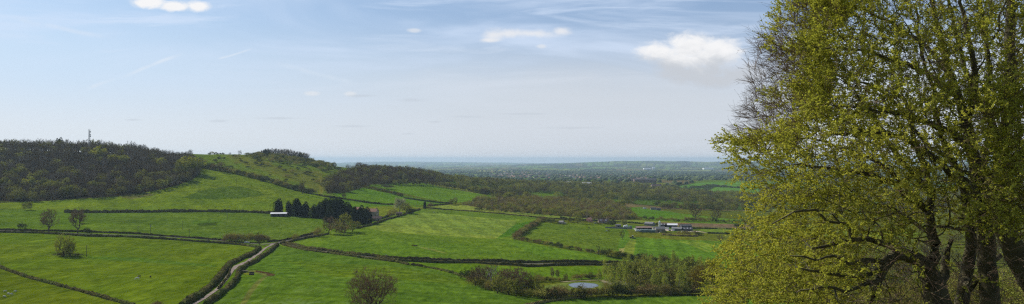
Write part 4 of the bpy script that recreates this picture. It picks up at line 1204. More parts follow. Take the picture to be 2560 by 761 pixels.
row([(1700, 555), (1740, 553), (1800, 557), (1860, 560), (1960, 566)], 7, ['shrub_brown', 'shrub_olive', 'shrub_dark'], (3.5, 6.5), 'bush in the tall hedge behind the ploughed field', 'bushes behind the plough', seed=13)
row([(1560, 548), (1600, 549), (1640, 551), (1690, 554)], 6, ['shrub_brown', 'shrub_dark'], (3.5, 6), 'bush in the tall hedge behind the farm roofs', 'bushes behind the farm', seed=14)
row([(1190, 526), (1250, 530), (1330, 537), (1400, 542)], 6, ['shrub_dark', 'shrub_olive'], (3.5, 5.5), 'dark bush on the near edge of the young plantation', 'bushes edging the young plantation', seed=15)
row([(1690, 470), (1740, 472), (1785, 464), (1830, 470), (1900, 476)], 45, ['shrub_dark'], (6, 10), 'bush in the hedgerow across the distant green hill fields', 'hedgerow bushes on the distant hill fields', seed=16, wide=(1.6, 2.6))

# open down with scattered thorn bushes
for i, (px, py, h, w_) in enumerate([(690, 425, 3, 1), (700, 422, 4, 1), (712, 430, 3.5, 1), (731, 432, 4, 1.3), (739, 440, 2.5, 1), (770, 437, 4.5, 1.8), (720, 443, 3.5, 2), (716, 452, 2.5, 1.2), (782, 452, 2.5, 1), (795, 458, 3.5, 2.2), (805, 466, 2.5, 1.2), (655, 416, 4, 1.2), (668, 414, 4, 1.6), (640, 412, 3.5, 1.3), (615, 410, 3, 1.4),
        (590, 411, 2.5, 1.2), (575, 420, 2.8, 2), (548, 400, 4, 1), (512, 408, 4, 1), (538, 406, 4, 1), (531, 414, 3, 1), (550, 418, 5, 1.2), (560, 399, 3, 1), (620, 420, 2.5, 1.6), (632, 425, 2.5, 1.2), (650, 405, 3.5, 1.6), (603, 404, 2.5, 1.3), (593, 395, 4, 1.3), (585, 392, 3, 1), (540, 388, 3.5, 1.2), (530, 386, 4, 1.1), (551, 387, 2.5, 1),
        (675, 440, 2, 1), (740, 412, 4, 1.6), (760, 418, 4, 1.5), (700, 408, 4, 1.6), (680, 404, 4, 1.8), (720, 414, 3.5, 1.4), (745, 424, 3, 1.2), (770, 424, 2.5, 1.2), (812, 430, 4, 1.5), (825, 428, 4.5, 1.5), (800, 424, 4, 1.4), (790, 418, 4, 1.6), (845, 425, 4, 1.5)]):
    p = P(px, py)
    plant('shrub_dark' if i % 3 else 'shrub_olive', i, p, h * 1.6, 'thorn_bush', 'dark hawthorn bush scattered on the open grass of the down', 'bush', 'thorn bushes scattered on the down', wide=w_ * 1.15)
# scrub band and clump of trees on the hill top
A = thin_points(sample_area([(618, 392), (640, 388), (700, 390), (760, 397), (800, 408), (835, 418), (800, 419), (740, 409), (690, 403), (640, 400)], 700, 1400, 1780, R), 6.0)
print('scrub', len(A))
for i, p in enumerate(A[:190]):
    plant(['shrub_dark', 'shrub_olive', 'wood_bud', 'shrub_green'][i % 4], i, p, R.uniform(5, 9), 'scrub_bush', 'bush in the dense scrub just below the hilltop trees', 'bush', 'scrub below the hilltop trees', wide=R.uniform(1, 1.5))
for i in range(40):
    px = 645 + i * 3.2
    top = 372 + max(0, (px - 700)) ** 1.5 * 0.022 + max(0, 665 - px) * 0.5
    p = P(px, 391 + max(0, px - 690) * 0.12)
    if i in (5, 6, 8, 33): plant('conifer', i, p, hpx(top, p), 'pine_tree', 'dark evergreen tree among the bare hilltop trees', 'tree', 'evergreens on the hilltop', wide=1.1)
    else: plant(['skyline_bare', 'wood_bare', 'field_bare', 'wood_bare'][i % 4] if i != 35 else 'wood_bud', i, p, hpx(top + R.uniform(-2, 2), p), 'hilltop_tree', 'slim leafless tree in the skyline row on the rounded hilltop', 'tree', 'bare trees along the hilltop skyline', wide=0.75)
for (px, by, top, k, lab) in [(476, 389, 374, 'skyline_bare', 'small leafless tree on the skyline right of the wood, with bush beside it'), (600, 390, 376, 'skyline_bare', 'rounded leafless tree alone on the hilltop skyline'), (447, 388, 379, 'skyline_bare', 'tiny leafless tree on the skyline where the wood ends'), (575, 389, 381, 'skyline_bare', 'tiny leafless tree between dark bushes on the skyline'),
        (897, 425, 404, 'field_bare', 'tall leafless oak above the brown wood on the ridge'), (836, 420, 405, 'wood_green', 'dark rounded tree on the skyline left of the ridge oak'), (822, 421, 409, 'wood_green', 'low green tree at the left end of the ridge skyline'), (868, 424, 411, 'skyline_bare', 'small skyline tree just left of the tall ridge oak')]:
    p = P(px, by + 1)
    plant(k, int(px), p, hpx(top, p), 'skyline_tree', lab, 'tree', None, True)
for (px, py, h) in [(463, 389, 6), (470, 389, 5), (524, 388, 5), (558, 388, 5)]:
    plant('shrub_dark', int(px), P(px, py), h, 'skyline_bush', 'dark bush on the hill skyline beside a small bare tree', 'bush', 'dark bushes on the skyline')

# ------------------------------------------------------------------ woods: nearest or largest trees one by one, the mass behind as stuff
def arrays(me):
    v = np.empty(len(me.vertices) * 3, np.float32); me.vertices.foreach_get('co', v)
    v = v.reshape(-1, 3)
    tot = np.empty(len(me.polygons), np.int32); me.polygons.foreach_get('loop_total', tot)
    lp = np.empty(len(me.loops), np.int32); me.loops.foreach_get('vertex_index', lp)
    q = lp.reshape(-1, 4) if (tot == 4).all() else None
    mi = np.empty(len(me.polygons), np.int32); me.polygons.foreach_get('material_index', mi)
    return v, q, mi, list(me.materials)

def stuff(name, label, cat, kinds, pts, hr, rng, keep=1.0, wide=1.0, tree_mats=None):
    """a mass of plants too many to count, as ONE object"""
    protos = []
    kid = rng.integers(0, len(kinds), len(pts))
    hs_ = rng.uniform(*hr, len(pts))
    for ki, (kind, var) in enumerate(kinds):
        v, q, mi, mats = arrays(PROTO[kind][var]['whole'])
        sel = np.nonzero(kid == ki)[0]
        for j, mt in enumerate(mats):
            f = q[mi == j]
            if keep < 1: f = f[rng.uniform(size=len(f)) < keep]
            u_, inv = np.unique(f, return_inverse=True)
            if len(u_) == 0: continue
            protos.append(((v[u_], inv.reshape(f.shape), mt, PROTO[kind][var]['h']), sel))
    V, fs, mats, mi = scatter_mesh(protos, pts, hs_, rng, wide)
    return link(name, new_mesh(name, V, fs, False, mats, mi), None, None, label, cat, None, 'stuff')

rng = np.random.default_rng(31)
A = sample_area(WOODS['left'], 9000, 1000, 1480, rng)
A = thin_points(A, 9.3)
pxs, pys = project(A[:, 0], A[:, 1], A[:, 2])
keepm = (pxs > -60) & (pxs < 512)
A, pxs, pys = A[keepm], pxs[keepm], pys[keepm]
order = np.argsort(A[:, 1])
A, pxs, pys = A[order], pxs[order], pys[order]
nind = min(290, len(A))
print('left wood', len(A))
def wood_kind(px, py, rng):
    edge = (px > 330) * (px - 330) / 160 + max(0, (py - 440) / 90)
    g_ = wave_noise(np.array([px * 1.0]), np.array([py * 2.0]), 60, 44, 2)[0]
    t = rng.uniform() + 0.35 * g_
    if t < 0.12 + 0.35 * edge: return 'wood_bud'
    if t < 0.13 + 0.42 * edge: return 'wood_green'
    return 'wood_grey' if t > 0.92 else 'wood_bare'
for i in range(nind):
    k = wood_kind(pxs[i], pys[i], rng)
    lab = {'wood_grey': 'pale grey leafless tree at the lower edge of the hillside wood', 'wood_bare': 'leafless brown tree at the lower edge of the hillside wood', 'wood_bud': 'tree with olive buds at the lower edge of the hillside wood', 'wood_green': 'leafy green tree at the lower edge of the hillside wood'}[k]
    plant(k, int(rng.integers(8)), A[i], rng.uniform(10, 17), {'wood_grey': 'pale_tree', 'wood_bare': 'bare_tree', 'wood_bud': 'budding_tree', 'wood_green': 'leafy_tree'}[k], lab, 'tree', {'wood_grey': 'pale trees of the hillside wood', 'wood_bare': 'leafless trees of the hillside wood', 'wood_bud': 'budding trees of the hillside wood', 'wood_green': 'leafy trees of the hillside wood'}[k], wide=rng.uniform(1.1, 1.6))
B = A[nind:]
stuff('woodland', 'dense leafless wood covering the hillside behind its front trees', 'woodland', [('wood_bare', 0), ('wood_bare', 1), ('wood_bare', 2), ('wood_bare', 3), ('wood_bare', 4), ('wood_bare', 0), ('wood_grey', 1), ('wood_bud', 0), ('wood_grey', 0)], B, (9.0, 17.0), rng, 0.85, 1.35)
# the lighter bushy edge of the wood and its few standout trees
for (px, by, top, k, lab) in [(470, 432, 388, 'yellow_tree', 'yellow green tree at the right end of the hillside wood'), (488, 436, 392, 'yellow_tree', 'round olive yellow tree forming the right tip of the wood'), (452, 446, 404, 'wood_green', 'dark green tree inside the right tip of the wood'), (247, 400, 364, 'yellow_tree', 'bright yellow green tree high in the wood below the mast'),
        (282, 410, 384, 'yellow_tree', 'golden tree below the red tree near the wood skyline'), (308, 413, 386, 'yellow_tree', 'yellowish tree right of the golden one near the top of the wood'), (402, 420, 392, 'yellow_tree', 'bright yellow green tree in the upper right of the wood'), (75, 475, 440, 'yellow_tree', 'lime green tree in the lower left of the wood'), (10, 480, 442, 'wood_green', 'green tree at the far left of the wood'),
        (183, 492, 462, 'yellow_tree', 'yellow green bush tree near the bottom of the wood'), (152, 372, 344, 'conifer', 'dark evergreen standing above the wood skyline'), (143, 372, 346, 'conifer', 'second dark evergreen beside the skyline one'), (235, 376, 347, 'rust', 'reddish brown tree on the skyline just right of the mast'), (272, 378, 352, 'rust', 'rusty red tree on the skyline right of the mast'),
        (326, 384, 354, 'skyline_bare', 'pale rounded leafless tree on the skyline, left of two'), (357, 385, 361, 'skyline_bare', 'pale rounded leafless tree on the skyline, right of two'), (340, 384, 360, 'skyline_bare', 'slim leafless tree between the two pale rounded ones')]:
    p = P(px, by)
    kk = 'wood_bud' if k == 'rust' else k
    plant(kk, int(px), p, hpx(top, p), 'evergreen_tree' if k == 'conifer' else 'woodland_tree', lab, 'tree', None, True, wide=1.3 if k in ('yellow_tree', 'skyline_bare') else 1.0)

rs = np.random.default_rng(8)
for i, px in enumerate(np.arange(-40, 420, 7.0)):
    u_, _ = ray(px, 380); Yc = np.arange(1250, 1600, 4.0)
    Y_ = float(Yc[int(np.argmax((Hs(u_ * Yc, Yc) - ZC) / Yc))]) + rs.uniform(-25, 0)
    p = (float(u_ * Y_), Y_, float(Hs(u_ * Y_, Y_)))
    top = np.interp(px, [-40, 60, 130, 230, 300, 360, 420], [350, 349, 350, 352, 358, 365, 380]) + rs.uniform(-3, 6)
    plant(['wood_bare', 'skyline_bare', 'wood_bare', 'wood_bud'][i % 4], i, p, max(6, hpx(top, p)), 'skyline_tree', 'bare tree in the ragged skyline row along the top of the hillside wood', 'tree', 'skyline trees of the hillside wood', wide=rs.uniform(0.8, 1.2))

# brown wood on the middle ridge and the plantation
A = thin_points(sample_area(WOODS['ridge'], 2600, 1200, 2050, rng), 10.5)
A = A[np.argsort(A[:, 1])]
print('ridge', len(A))
for i, p in enumerate(A[:200]):
    k = ['wood_bare', 'wood_bare', 'wood_bud', 'wood_bare', 'wood_green', 'wood_bare', 'wood_bare'][int(rng.integers(7))]
    plant(k, int(rng.integers(8)), p, rng.uniform(8, 16), 'ridge_tree', {'wood_bare': 'leafless brown tree in the wood on the middle ridge', 'wood_bud': 'olive budding tree in the wood on the middle ridge', 'wood_green': 'dark green tree in the wood on the middle ridge'}[k], 'tree', {'wood_bare': 'leafless trees of the ridge wood', 'wood_bud': 'budding trees of the ridge wood', 'wood_green': 'green trees of the ridge wood'}[k], wide=rng.uniform(1.15, 1.6))
if len(A) > 200:
    stuff('ridge_woodland', 'back of the brown wood along the middle ridge skyline', 'woodland', [('wood_bare', 0), ('wood_bare', 3), ('wood_bud', 2), ('wood_green', 1), ('wood_bare', 1)], A[200:], (8, 13), rng, 0.8)
row([(985, 462), (1020, 462), (1060, 462), (1100, 467), (1140, 473), (1180, 480), (1240, 489), (1285, 495)], 3.6, ['wood_bare', 'wood_bud', 'wood_bare', 'wood_green'], (8, 13), 'tree in the tall leafless belt above the sloping field', 'trees of the tall leafless belt', 'belt_tree', 'tree', (0.7, 1.1), 2.0, seed=21)
row([(1130, 449), (1170, 452), (1220, 457), (1280, 462), (1340, 468)], 14, ['wood_green', 'wood_bare', 'wood_bud', 'shrub_dark'], (8, 13), 'tree in the broken row across the green slope beyond the ridge', 'trees in the broken row beyond the ridge', 'row_tree', 'tree', (1.0, 1.5), 4.0, seed=22)
row([(1180, 446), (1225, 447), (1265, 452)], 16, ['wood_green', 'wood_bare', 'wood_bud'], (8, 12), 'tree in the upper hedgerow on the ridge end', 'trees on the ridge end', 'row_tree', 'tree', (1.2, 1.6), 4.0, seed=23)
A = thin_points(sample_area(WOODS['scrub'], 4000, 1150, 1800, rng), 7.0)
A = A[np.argsort(A[:, 1])]
print('plantation', len(A))
for i, p in enumerate(A[:240]):
    k = ['shrub_olive', 'wood_bud', 'shrub_olive', 'shrub_brown', 'wood_bud', 'shrub_green', 'yellow_tree', 'wood_grey'][int(rng.integers(8))]
    plant(k, int(rng.integers(8)), p, rng.uniform(4, 9), 'young_tree', 'young tree just coming into leaf in the low plantation', 'tree', 'young trees of the low plantation', wide=rng.uniform(0.9, 1.3))
if len(A) > 240:
    stuff('plantation', 'back of the low young plantation, olive and brown', 'woodland', [('shrub_olive', 0), ('shrub_brown', 1), ('wood_bud', 1), ('shrub_olive', 3), ('yellow_tree', 1), ('wood_grey', 2), ('wood_bud', 3)], A[240:], (4, 9), rng, 0.8, 1.1)
for (px, by, top, k, lab) in [(1403, 545, 522, 'wood_bud', 'taller tree on the near edge of the plantation, left'), (1445, 560, 530, 'wood_bud', 'bushy ochre tree standing beside the small cottage'), (1482, 540, 525, 'blossom_tree', 'pale blossoming tree rising out of the plantation'), (1474, 557, 545, 'shrub_pink', 'pink blossom tree beside the brown roofed house'), (1425, 556, 542, 'wood_green', 'dark upright tree between plantation and paddock'), (1510, 558, 548, 'wood_green', 'green tree in front of the brown roofed house, left'),
        (1560, 566, 545, 'wood_bud', 'tree right of the brown roofed house'), (1530, 566, 549, 'shrub_dark', 'dark bush in front of the brown roofed house')]:
    p = P(px, by)
    plant(k, int(px), p, hpx(top, p), 'tree' if 'shrub' not in k else 'bush', lab, 'tree', None, True, wide=1.1)

# woods of the wide vale
def vale_points(n, y0, y1, px0, px1, rng, dens_wl, thr, edge=14.0):
    Y = np.sqrt(rng.uniform(y0 ** 2, y1 ** 2, n)); u = rng.uniform((px0 - 1280) / F, (px1 - 1280) / F, n)
    X = u * Y
    hN = wave_noise(X, Y, dens_wl, 77, 2)
    _, e = voronoi(X, Y, 260.0, 3.0)
    k = (hN > thr) | (e < edge)
    X, Y = X[k], Y[k]
    return np.stack([X, Y, Hs(X, Y)], 1)
FIELDS_CLEAR = [[(1560, 516), (1600, 514), (1700, 532), (1725, 545), (1700, 556), (1600, 552), (1565, 534)], [(1612, 552), (1960, 570), (1960, 552), (1760, 538), (1700, 536)], [(1690, 466), (1740, 455), (1830, 450), (1905, 460), (1900, 494), (1780, 482), (1700, 480)], [(1310, 484), (1400, 484), (1440, 494), (1340, 499)],
    [(1135, 444), (1200, 446), (1235, 452), (1180, 457)], [(1240, 462), (1290, 466), (1300, 473), (1250, 472)], [(1170, 466), (1230, 473), (1215, 479), (1165, 471)], [(800, 380), (1135, 440), (1135, 462), (1180, 482), (1245, 492), (1200, 502), (1130, 508), (900, 480)], WOODS['scrub'], [(1050, 508), (1340, 530), (1900, 565), (1900, 620), (1050, 620)]]
def clear_fields(A):
    px, py = project(A[:, 0], A[:, 1], A[:, 2])
    m_ = np.ones(len(A), bool)
    for poly in FIELDS_CLEAR: m_ &= ~in_poly(px, py, poly)
    return A[m_]
A = clear_fields(np.concatenate([vale_points(26000, 1480, 3000, 1150, 2650, rng, 420.0, -0.05, 18.0), sample_area([(1135, 444), (1230, 445), (1300, 450), (1400, 460), (1540, 468), (1540, 486), (1440, 493), (1300, 482), (1200, 480), (1140, 466)], 3000, 1600, 3000, rng)]))
A = thin_points(A, 10.5)
A = A[np.argsort(A[:, 1])]
print('vale near', len(A))
for i, p in enumerate(A[:290]):
    k = ['wood_bare', 'wood_bud', 'wood_green', 'wood_bud', 'yellow_tree', 'wood_bare', 'shrub_dark'][int(rng.integers(7))]
    lab = {'wood_bare': 'leafless brown tree among the woods of the vale beyond the farm', 'wood_bud': 'olive budding tree among the woods of the vale beyond the farm', 'wood_green': 'green tree among the woods of the vale beyond the farm', 'yellow_tree': 'yellow green tree among the woods of the vale beyond the farm', 'shrub_dark': 'dark bush among the woods of the vale beyond the farm'}[k]
    plant(k, int(rng.integers(8)), p, rng.uniform(7, 13), 'vale_tree', lab, 'tree', lab.split(' among')[0] + 's of the vale', wide=rng.uniform(1.0, 1.4))
B = A[290:]
stuff('vale_woodland', 'woods and hedgerow trees filling the vale beyond the farm', 'woodland', [('wood_bare', 0), ('wood_bud', 1), ('wood_green', 1), ('wood_bud', 2), ('yellow_tree', 0), ('wood_bare', 3), ('shrub_dark', 1)], B, (7, 16), rng, 0.5, 1.35)

# far vegetation: simple lumps, several metres to a pixel
def lump(seed):
    r_ = np.random.default_rng(seed)
    ring = []
    for z, rr_, k in ((0.0, 0.9, 7), (0.5, 1.0, 7), (0.85, 0.6, 7)):
        a = np.arange(k) * 2 * pi / k + r_.uniform(0, 1)
        q = rr_ * r_.uniform(0.75, 1.2, k)
        ring.append(np.stack([q * np.cos(a), q * np.sin(a), np.full(k, z) * r_.uniform(0.85, 1.15, k)], 1))
    v = np.concatenate(ring + [np.array([[0, 0, 1.05]])])
    f = []
    for a in range(2):
        for i in range(7):
            j = (i + 1) % 7; f.append((a*7+i, a*7+j, a*7+7+j, a*7+7+i))
    f += [(14 + i, 14 + (i + 1) % 7, 21, 21) for i in range(7)]
    tri = np.array([(14 + i, 14 + (i + 1) % 7, 21) for i in range(7)])
    return v, np.array(f[:14]), tri
A = clear_fields(vale_points(130000, 2950, 10000, 880, 2700, rng, 1500.0, 0.60, 8.0))
A = thin_points(A, 19.0)
print('far', len(A))
hs_ = rng.uniform(8, 15, len(A))
pr = []
kid = rng.integers(0, 4, len(A))
for s in range(4):
    v, q, t = lump(s)
    v = v * [1.0, 1.0, 1.0]
    v[:, 2] -= 0.05
    sel = np.nonzero(kid == s)[0]
    pr.append(((v, q, M['far_leaf'], 1.0), sel)); 
V, fs, mats, mi = scatter_mesh(pr, A, hs_, np.random.default_rng(5), 1.0)
Vt, fst, _, mit = scatter_mesh([((lump(s)[0] * [1.0, 1.0, 1.0] - [0, 0, 0.05], lump(s)[2], M['far_leaf'], 1.0), np.nonzero(kid == s)[0]) for s in range(4)], A, hs_, np.random.default_rng(5), 1.0)
link('distant_woods', new_mesh('distant_woods', V, fs + fst, True, mats, np.concatenate([mi, mit])), None, None, 'distant woods and hedgerows fading into haze across the far vale', 'woodland', None, 'stuff')

# ------------------------------------------------------------------ single trees of the valley
def tree_at(px, by, top, kind, name, label, cat='tree', wide=1.0, var=0, group=None, rot=None):
    p = P(px, by)
    return plant(kind, var, p, hpx(top, p), name, label, cat, group, True, wide=wide, rot=rot)

tree_at(122, 580, 521, 'field_bare', 'bare_tree', 'large leafless tree on the left road hedge, left of two', var=0, wide=1.1)
tree_at(194, 584, 517, 'field_bare', 'bare_tree', 'tall narrow leafless tree on the left road hedge, right of two', var=1, wide=0.8)
tree_at(198, 558, 528, 'wood_bare', 'thicket', 'small leafless thicket behind the narrow roadside tree', 'thicket', var=1, wide=1.1)
tree_at(160, 640, 586, 'willow', 'willow_tree', 'yellow green willow rising from a bramble patch in the left pasture', var=0, wide=1.0)
tree_at(176, 640, 604, 'willow', 'willow_tree', 'lower leafy willow on the right side of the bramble patch', var=1, wide=0.9)
p = P(163, 640); plant('bramble', 0, p, 2.0, 'bramble_patch', 'wide dark bramble patch round the willow in the left pasture', 'bramble', wide=2.2)
p = P(195, 640); plant('bramble', 1, p, 1.6, 'bramble_patch', 'low bramble tail right of the willow beside the pole', 'bramble', wide=1.1)
tree_at(67, 526, 505, 'shrub_green', 'field_bush', 'small round bush alone below the left wood by the fence', 'bush')
tree_at(55, 573, 557, 'shrub_dark', 'field_bush', 'small dark bush on the upper road hedge at far left', 'bush')
tree_at(217, 582, 569, 'shrub_dark', 'field_bush', 'small dark bush on the road hedge right of the bare trees', 'bush')
_u = float(ray(928, 700)[0]); _Y = 322.0; p = (_u * _Y, _Y, float(Hs(_u * _Y, _Y)))
plant('big_oak', 0, p, hpx(668, p), 'big_bare_tree', 'big leafless tree with many fine branches at the bottom edge, centre', 'tree', None, True, wide=1.12, rot=1.0)
tree_at(398, 768, 752, 'shrub_brown', 'field_bush', 'brown bush cut by the bottom edge of the frame, left of the lane', 'bush', wide=1.6)
tree_at(648, 614, 582, 'wood_bare', 'ivy_tree', 'dark ivy clad tree standing at the road junction', var=2, wide=0.9)
tree_at(795, 592, 567, 'shrub_olive', 'round_tree', 'small round olive tree on the junction hedge', 'tree')
tree_at(738, 600, 584, 'shrub_olive', 'round_bush', 'small olive bush on the hedge right of the junction', 'bush')
for i, (px, by, top, wd_) in enumerate([(698, 536, 497, 1.0), (722, 538, 503, 0.8), (741, 540, 497, 1.15), (765, 542, 505, 1.0), (786, 546, 512, 0.8), (800, 545, 506, 0.9), (815, 543, 497, 1.0), (832, 548, 492, 1.2), (848, 550, 494, 1.15), (868, 552, 506, 1.0), (886, 560, 518, 1.0), (904, 560, 514, 1.0), (918, 558, 518, 0.9), (825, 556, 520, 1.1), (856, 562, 522, 1.0)]):
    tree_at(px, by, top - 1, 'conifer', 'conifer', ['dark conifer standing at the left end of the farmhouse screen beside the barn', 'dark evergreen in the dense conifer screen beside the farmhouse'][i > 0], var=i, wide=wd_ * 1.3, group=None if i == 0 else 'conifers screening the farmhouse')
for i, (px, by, top, k, wd_) in enumerate([(822, 584, 543, 'field_bare', 1.0), (842, 580, 548, 'wood_bud', 1.0), (862, 582, 534, 'wood_bud', 0.8), (880, 580, 552, 'wood_bud', 1.2), (838, 588, 560, 'shrub_brown', 1.4), (896, 572, 556, 'wood_bud', 1.0)]):
    tree_at(px, by, top - 3, k, 'brown_tree', 'leafless brown tree standing on the hedge in front of the conifers', var=i, wide=wd_, group='brown trees in front of the conifers')
tree_at(999, 530, 490, 'blossom_tree', 'chestnut_tree', 'broad pale blossoming tree behind the farmhouse garden', wide=0.82)
tree_at(1016, 534, 503, 'wood_bud', 'brown_tree', 'brownish tree on the right of the pale blossoming tree', wide=1.15)
tree_at(981, 542, 520, 'shrub_olive', 'garden_bush', 'rounded yellowish bush beside the garden shed', 'bush')
tree_at(1029, 534, 519, 'shrub_dark', 'garden_bush', 'dark bush at the corner of the clipped garden hedge', 'bush')
tree_at(1062, 522, 502, 'conifer', 'cypress', 'small pointed dark conifer at the corner of the middle field', wide=0.75, var=2)
tree_at(1077, 518, 507, 'shrub_brown', 'small_tree', 'little round brown tree right of the pointed conifer', 'tree')
tree_at(1128, 512, 495, 'wood_bud', 'small_tree', 'left of two rounded trees at the plantation corner', wide=1.0)
tree_at(1138, 511, 493, 'wood_bud', 'small_tree', 'right of two rounded trees at the plantation corner', wide=1.0, var=1)
tree_at(1202, 505, 486, 'shrub_olive', 'round_bush', 'single rounded bush on the edge of the green slope above the plantation', 'bush', wide=1.3)
tree_at(860, 500, 484, 'wood_bare', 'small_tree', 'small dark tree on the hedge left of the ridge fields', wide=1.0)
tree_at(858, 492, 485, 'shrub_dark', 'round_bush', 'tiny bush on the hedge line above the conifers', 'bush')
tree_at(969, 472, 463, 'bramble', 'bush_clump', 'low dark bush clump alone in the upper sloping field', 'bush')
tree_at(756, 486, 450, 'wood_bare', 'thorn_tree', 'ivy covered tree rising above the slanting hill hedge', wide=0.7)
tree_at(552, 431, 405, 'wood_bare', 'thorn_tree', 'brown tree at the upper end of the slanting hill hedge', wide=1.2)
tree_at(1496, 637, 606, 'dead_tree', 'dead_tree', 'dead stag headed tree in the hedge between the valley fields')
tree_at(1556, 600, 575, 'wood_bare', 'small_tree', 'thin leafless tree on the track left of the tractor', wide=0.7)
tree_at(1165, 699, 672, 'shrub_dark', 'round_bush', 'dark round bush at the left tip of the pond copse', 'bush')
tree_at(1880, 574, 545, 'wood_bud', 'field_tree', 'tree on the plough hedge seen beside the beech leaves', wide=1.1)
tree_at(1738, 552, 512, 'wood_bare', 'field_tree', 'tall leafless tree behind the ploughed field', wide=1.1, var=2)
tree_at(1790, 556, 524, 'wood_bare', 'field_tree', 'leafless tree with dark bushes right of the tall one behind the plough', wide=1.2, var=3)
for (px, by, top, k) in [(1846, 572, 556, 'shrub_dark'), (1815, 586, 578, 'shrub_dark'), (1832, 586, 577, 'shrub_dark'), (1858, 587, 578, 'shrub_dark')]:
    tree_at(px, by, top, k, 'field_bush', 'dark bush on the thin hedge right of the farm', 'bush', group='dark bushes right of the farm')

# the copse left of the pond
for i, (px, by, top, k, wd_) in enumerate([(1188, 716, 674, 'wood_bare', 1.0), (1200, 708, 668, 'field_bare', 0.8), (1232, 722, 664, 'white_tree', 0.9), (1216, 716, 668, 'field_bare', 0.8), (1258, 728, 676, 'field_bare', 1.0), (1278, 732, 672, 'field_bare', 0.9), (1296, 728, 672, 'field_bare', 0.9), (1310, 738, 680, 'field_bare', 0.9), (1244, 734, 690, 'wood_bud', 1.0), (1272, 738, 700, 'wood_bud', 1.1), (1290, 742, 702, 'wood_green', 1.0), (1318, 738, 700, 'wood_bud', 1.0),
        (1336, 738, 694, 'willow', 0.7), (1356, 744, 718, 'wood_green', 1.0), (1381, 698, 666, 'field_bare', 0.55), (1394, 700, 672, 'field_bare', 0.6), (1414, 700, 682, 'wood_bud', 1.0), (1387, 742, 720, 'shrub_dark', 0.8), (1405, 740, 712, 'shrub_olive', 1.0), (1346, 702, 686, 'shrub_brown', 1.2), (1360, 700, 690, 'shrub_olive', 1.0), (1476, 696, 680, 'wood_bud', 1.2), (1468, 698, 686, 'shrub_dark', 1.0)]):
    nm = 'white_barked_tree' if k == 'white_tree' else 'copse_tree'
    lab = {'white_tree': 'tree with bright white stems in the copse left of the pond', 'wood_bare': 'thin brown tree at the left tip of the pond copse', 'field_bare': 'leafless brown tree in the copse by the pond', 'wood_bud': 'tree coming into olive bud in the copse by the pond', 'wood_green': 'leafy green tree in the copse by the pond', 'willow': 'yellowish willow at the right end of the pond copse', 'shrub_dark': 'dark bush beside the pond', 'shrub_olive': 'olive bush on the near side of the pond', 'shrub_brown': 'brown bush behind the pond meadow'}[k]
    tree_at(px, by, top - (7 if by > 705 and 'shrub' not in k else 0), k, nm, lab, 'tree' if 'shrub' not in k else 'bush', wd_, i, None if k in ('white_tree', 'willow') else {'shrub_dark': 'dark bushes by the pond', 'shrub_olive': 'olive bushes by the pond', 'shrub_brown': 'brown bushes by the pond'}.get(k, lab.split(' in ')[0] + 's of the pond copse'))
# light green birches between pond and beech
rb = np.random.default_rng(64)
bp_ = [(1498, 706, 672)] + [(x, y, None) for x, y in [(1512, 700), (1524, 712), (1536, 698), (1548, 716), (1556, 694), (1566, 722), (1578, 704), (1590, 692), (1600, 718), (1606, 700), (1618, 726), (1628, 708), (1640, 694), (1648, 722), (1658, 706), (1668, 690), (1676, 724), (1690, 712), (1700, 698), (1712, 722), (1722, 706), (1732, 690), (1588, 730), (1634, 732), (1664, 734), (1700, 734), (1742, 716), (1752, 700), (1616, 684), (1650, 682), (1684, 680), (1572, 686), (1716, 682), (1770, 700), (1790, 700), (1780, 720), (1530, 724), (1560, 708), (1582, 716), (1610, 712), (1636, 718), (1662, 716), (1684, 702), (1706, 710), (1736, 728), (1748, 690), (1602, 700), (1626, 702), (1650, 730)]]
for i, (x, y, t) in enumerate(bp_):
    p = P(x, y)
    plant(['birch', 'birch', 'birch', 'wood_green', 'birch', 'wood_bud'][i % 6], i, p, rb.uniform(11, 16.5) if t is None else hpx(t, p), 'young_birch' if i % 6 not in (3, 5) else 'young_tree', 'slender pale green birch in the grove right of the pond' if i % 6 not in (3, 5) else 'bushier tree among the birches right of the pond', 'tree', 'birches right of the pond' if i % 6 not in (3, 5) else 'bushier trees of the birch grove', True, wide=rb.uniform(0.9, 1.25))
for i, (x, y) in enumerate([(1520, 722), (1545, 726), (1570, 732), (1600, 728), (1630, 722), (1660, 728), (1690, 726), (1720, 730), (1590, 708), (1640, 708), (1680, 704), (1620, 694), (1710, 694)]):
    plant('shrub_green' if i % 2 else 'shrub_olive', i, P(x, y), rb.uniform(2.5, 4.5), 'grove_bush', 'leafy bush under the birches right of the pond', 'bush', 'bushes under the birches', wide=1.3)
p = P(1768, 735); plant('shrub_rust', 0, p, hpx(645, p), 'rust_tree', 'large rounded rust coloured tree at the left foot of the beech', 'tree', wide=0.95)
for (px, by, top) in [(1660, 664, 636), (1690, 668, 640)]:
    tree_at(px, by, top, 'wood_bare', 'brown_tree', 'brown leafless tree on the hedge above the birches', wide=1.1, group='brown trees above the birches')
# grassy slope trees seen behind the beech stems
for i, (x, y) in enumerate([(float(rb.uniform(1790, 2600)), float(rb.uniform(600, 770))) for _ in range(110)] + [(1850, 660), (1880, 640), (1910, 690), (1940, 720), (1980, 700), (2020, 660), (2060, 740), (2100, 700), (2140, 670), (2180, 720), (2230, 690), (2280, 650), (2350, 640), (2380, 610), (2440, 600), (2520, 640), (2560, 620)]):
    plant(['wood_bud', 'wood_bare', 'wood_green'][i % 3], i, P(x, y, 330), rb.uniform(8, 14), 'slope_tree', 'tree of the valley side glimpsed through the beech crowns', 'tree', 'valley trees behind the beeches', wide=1.3)

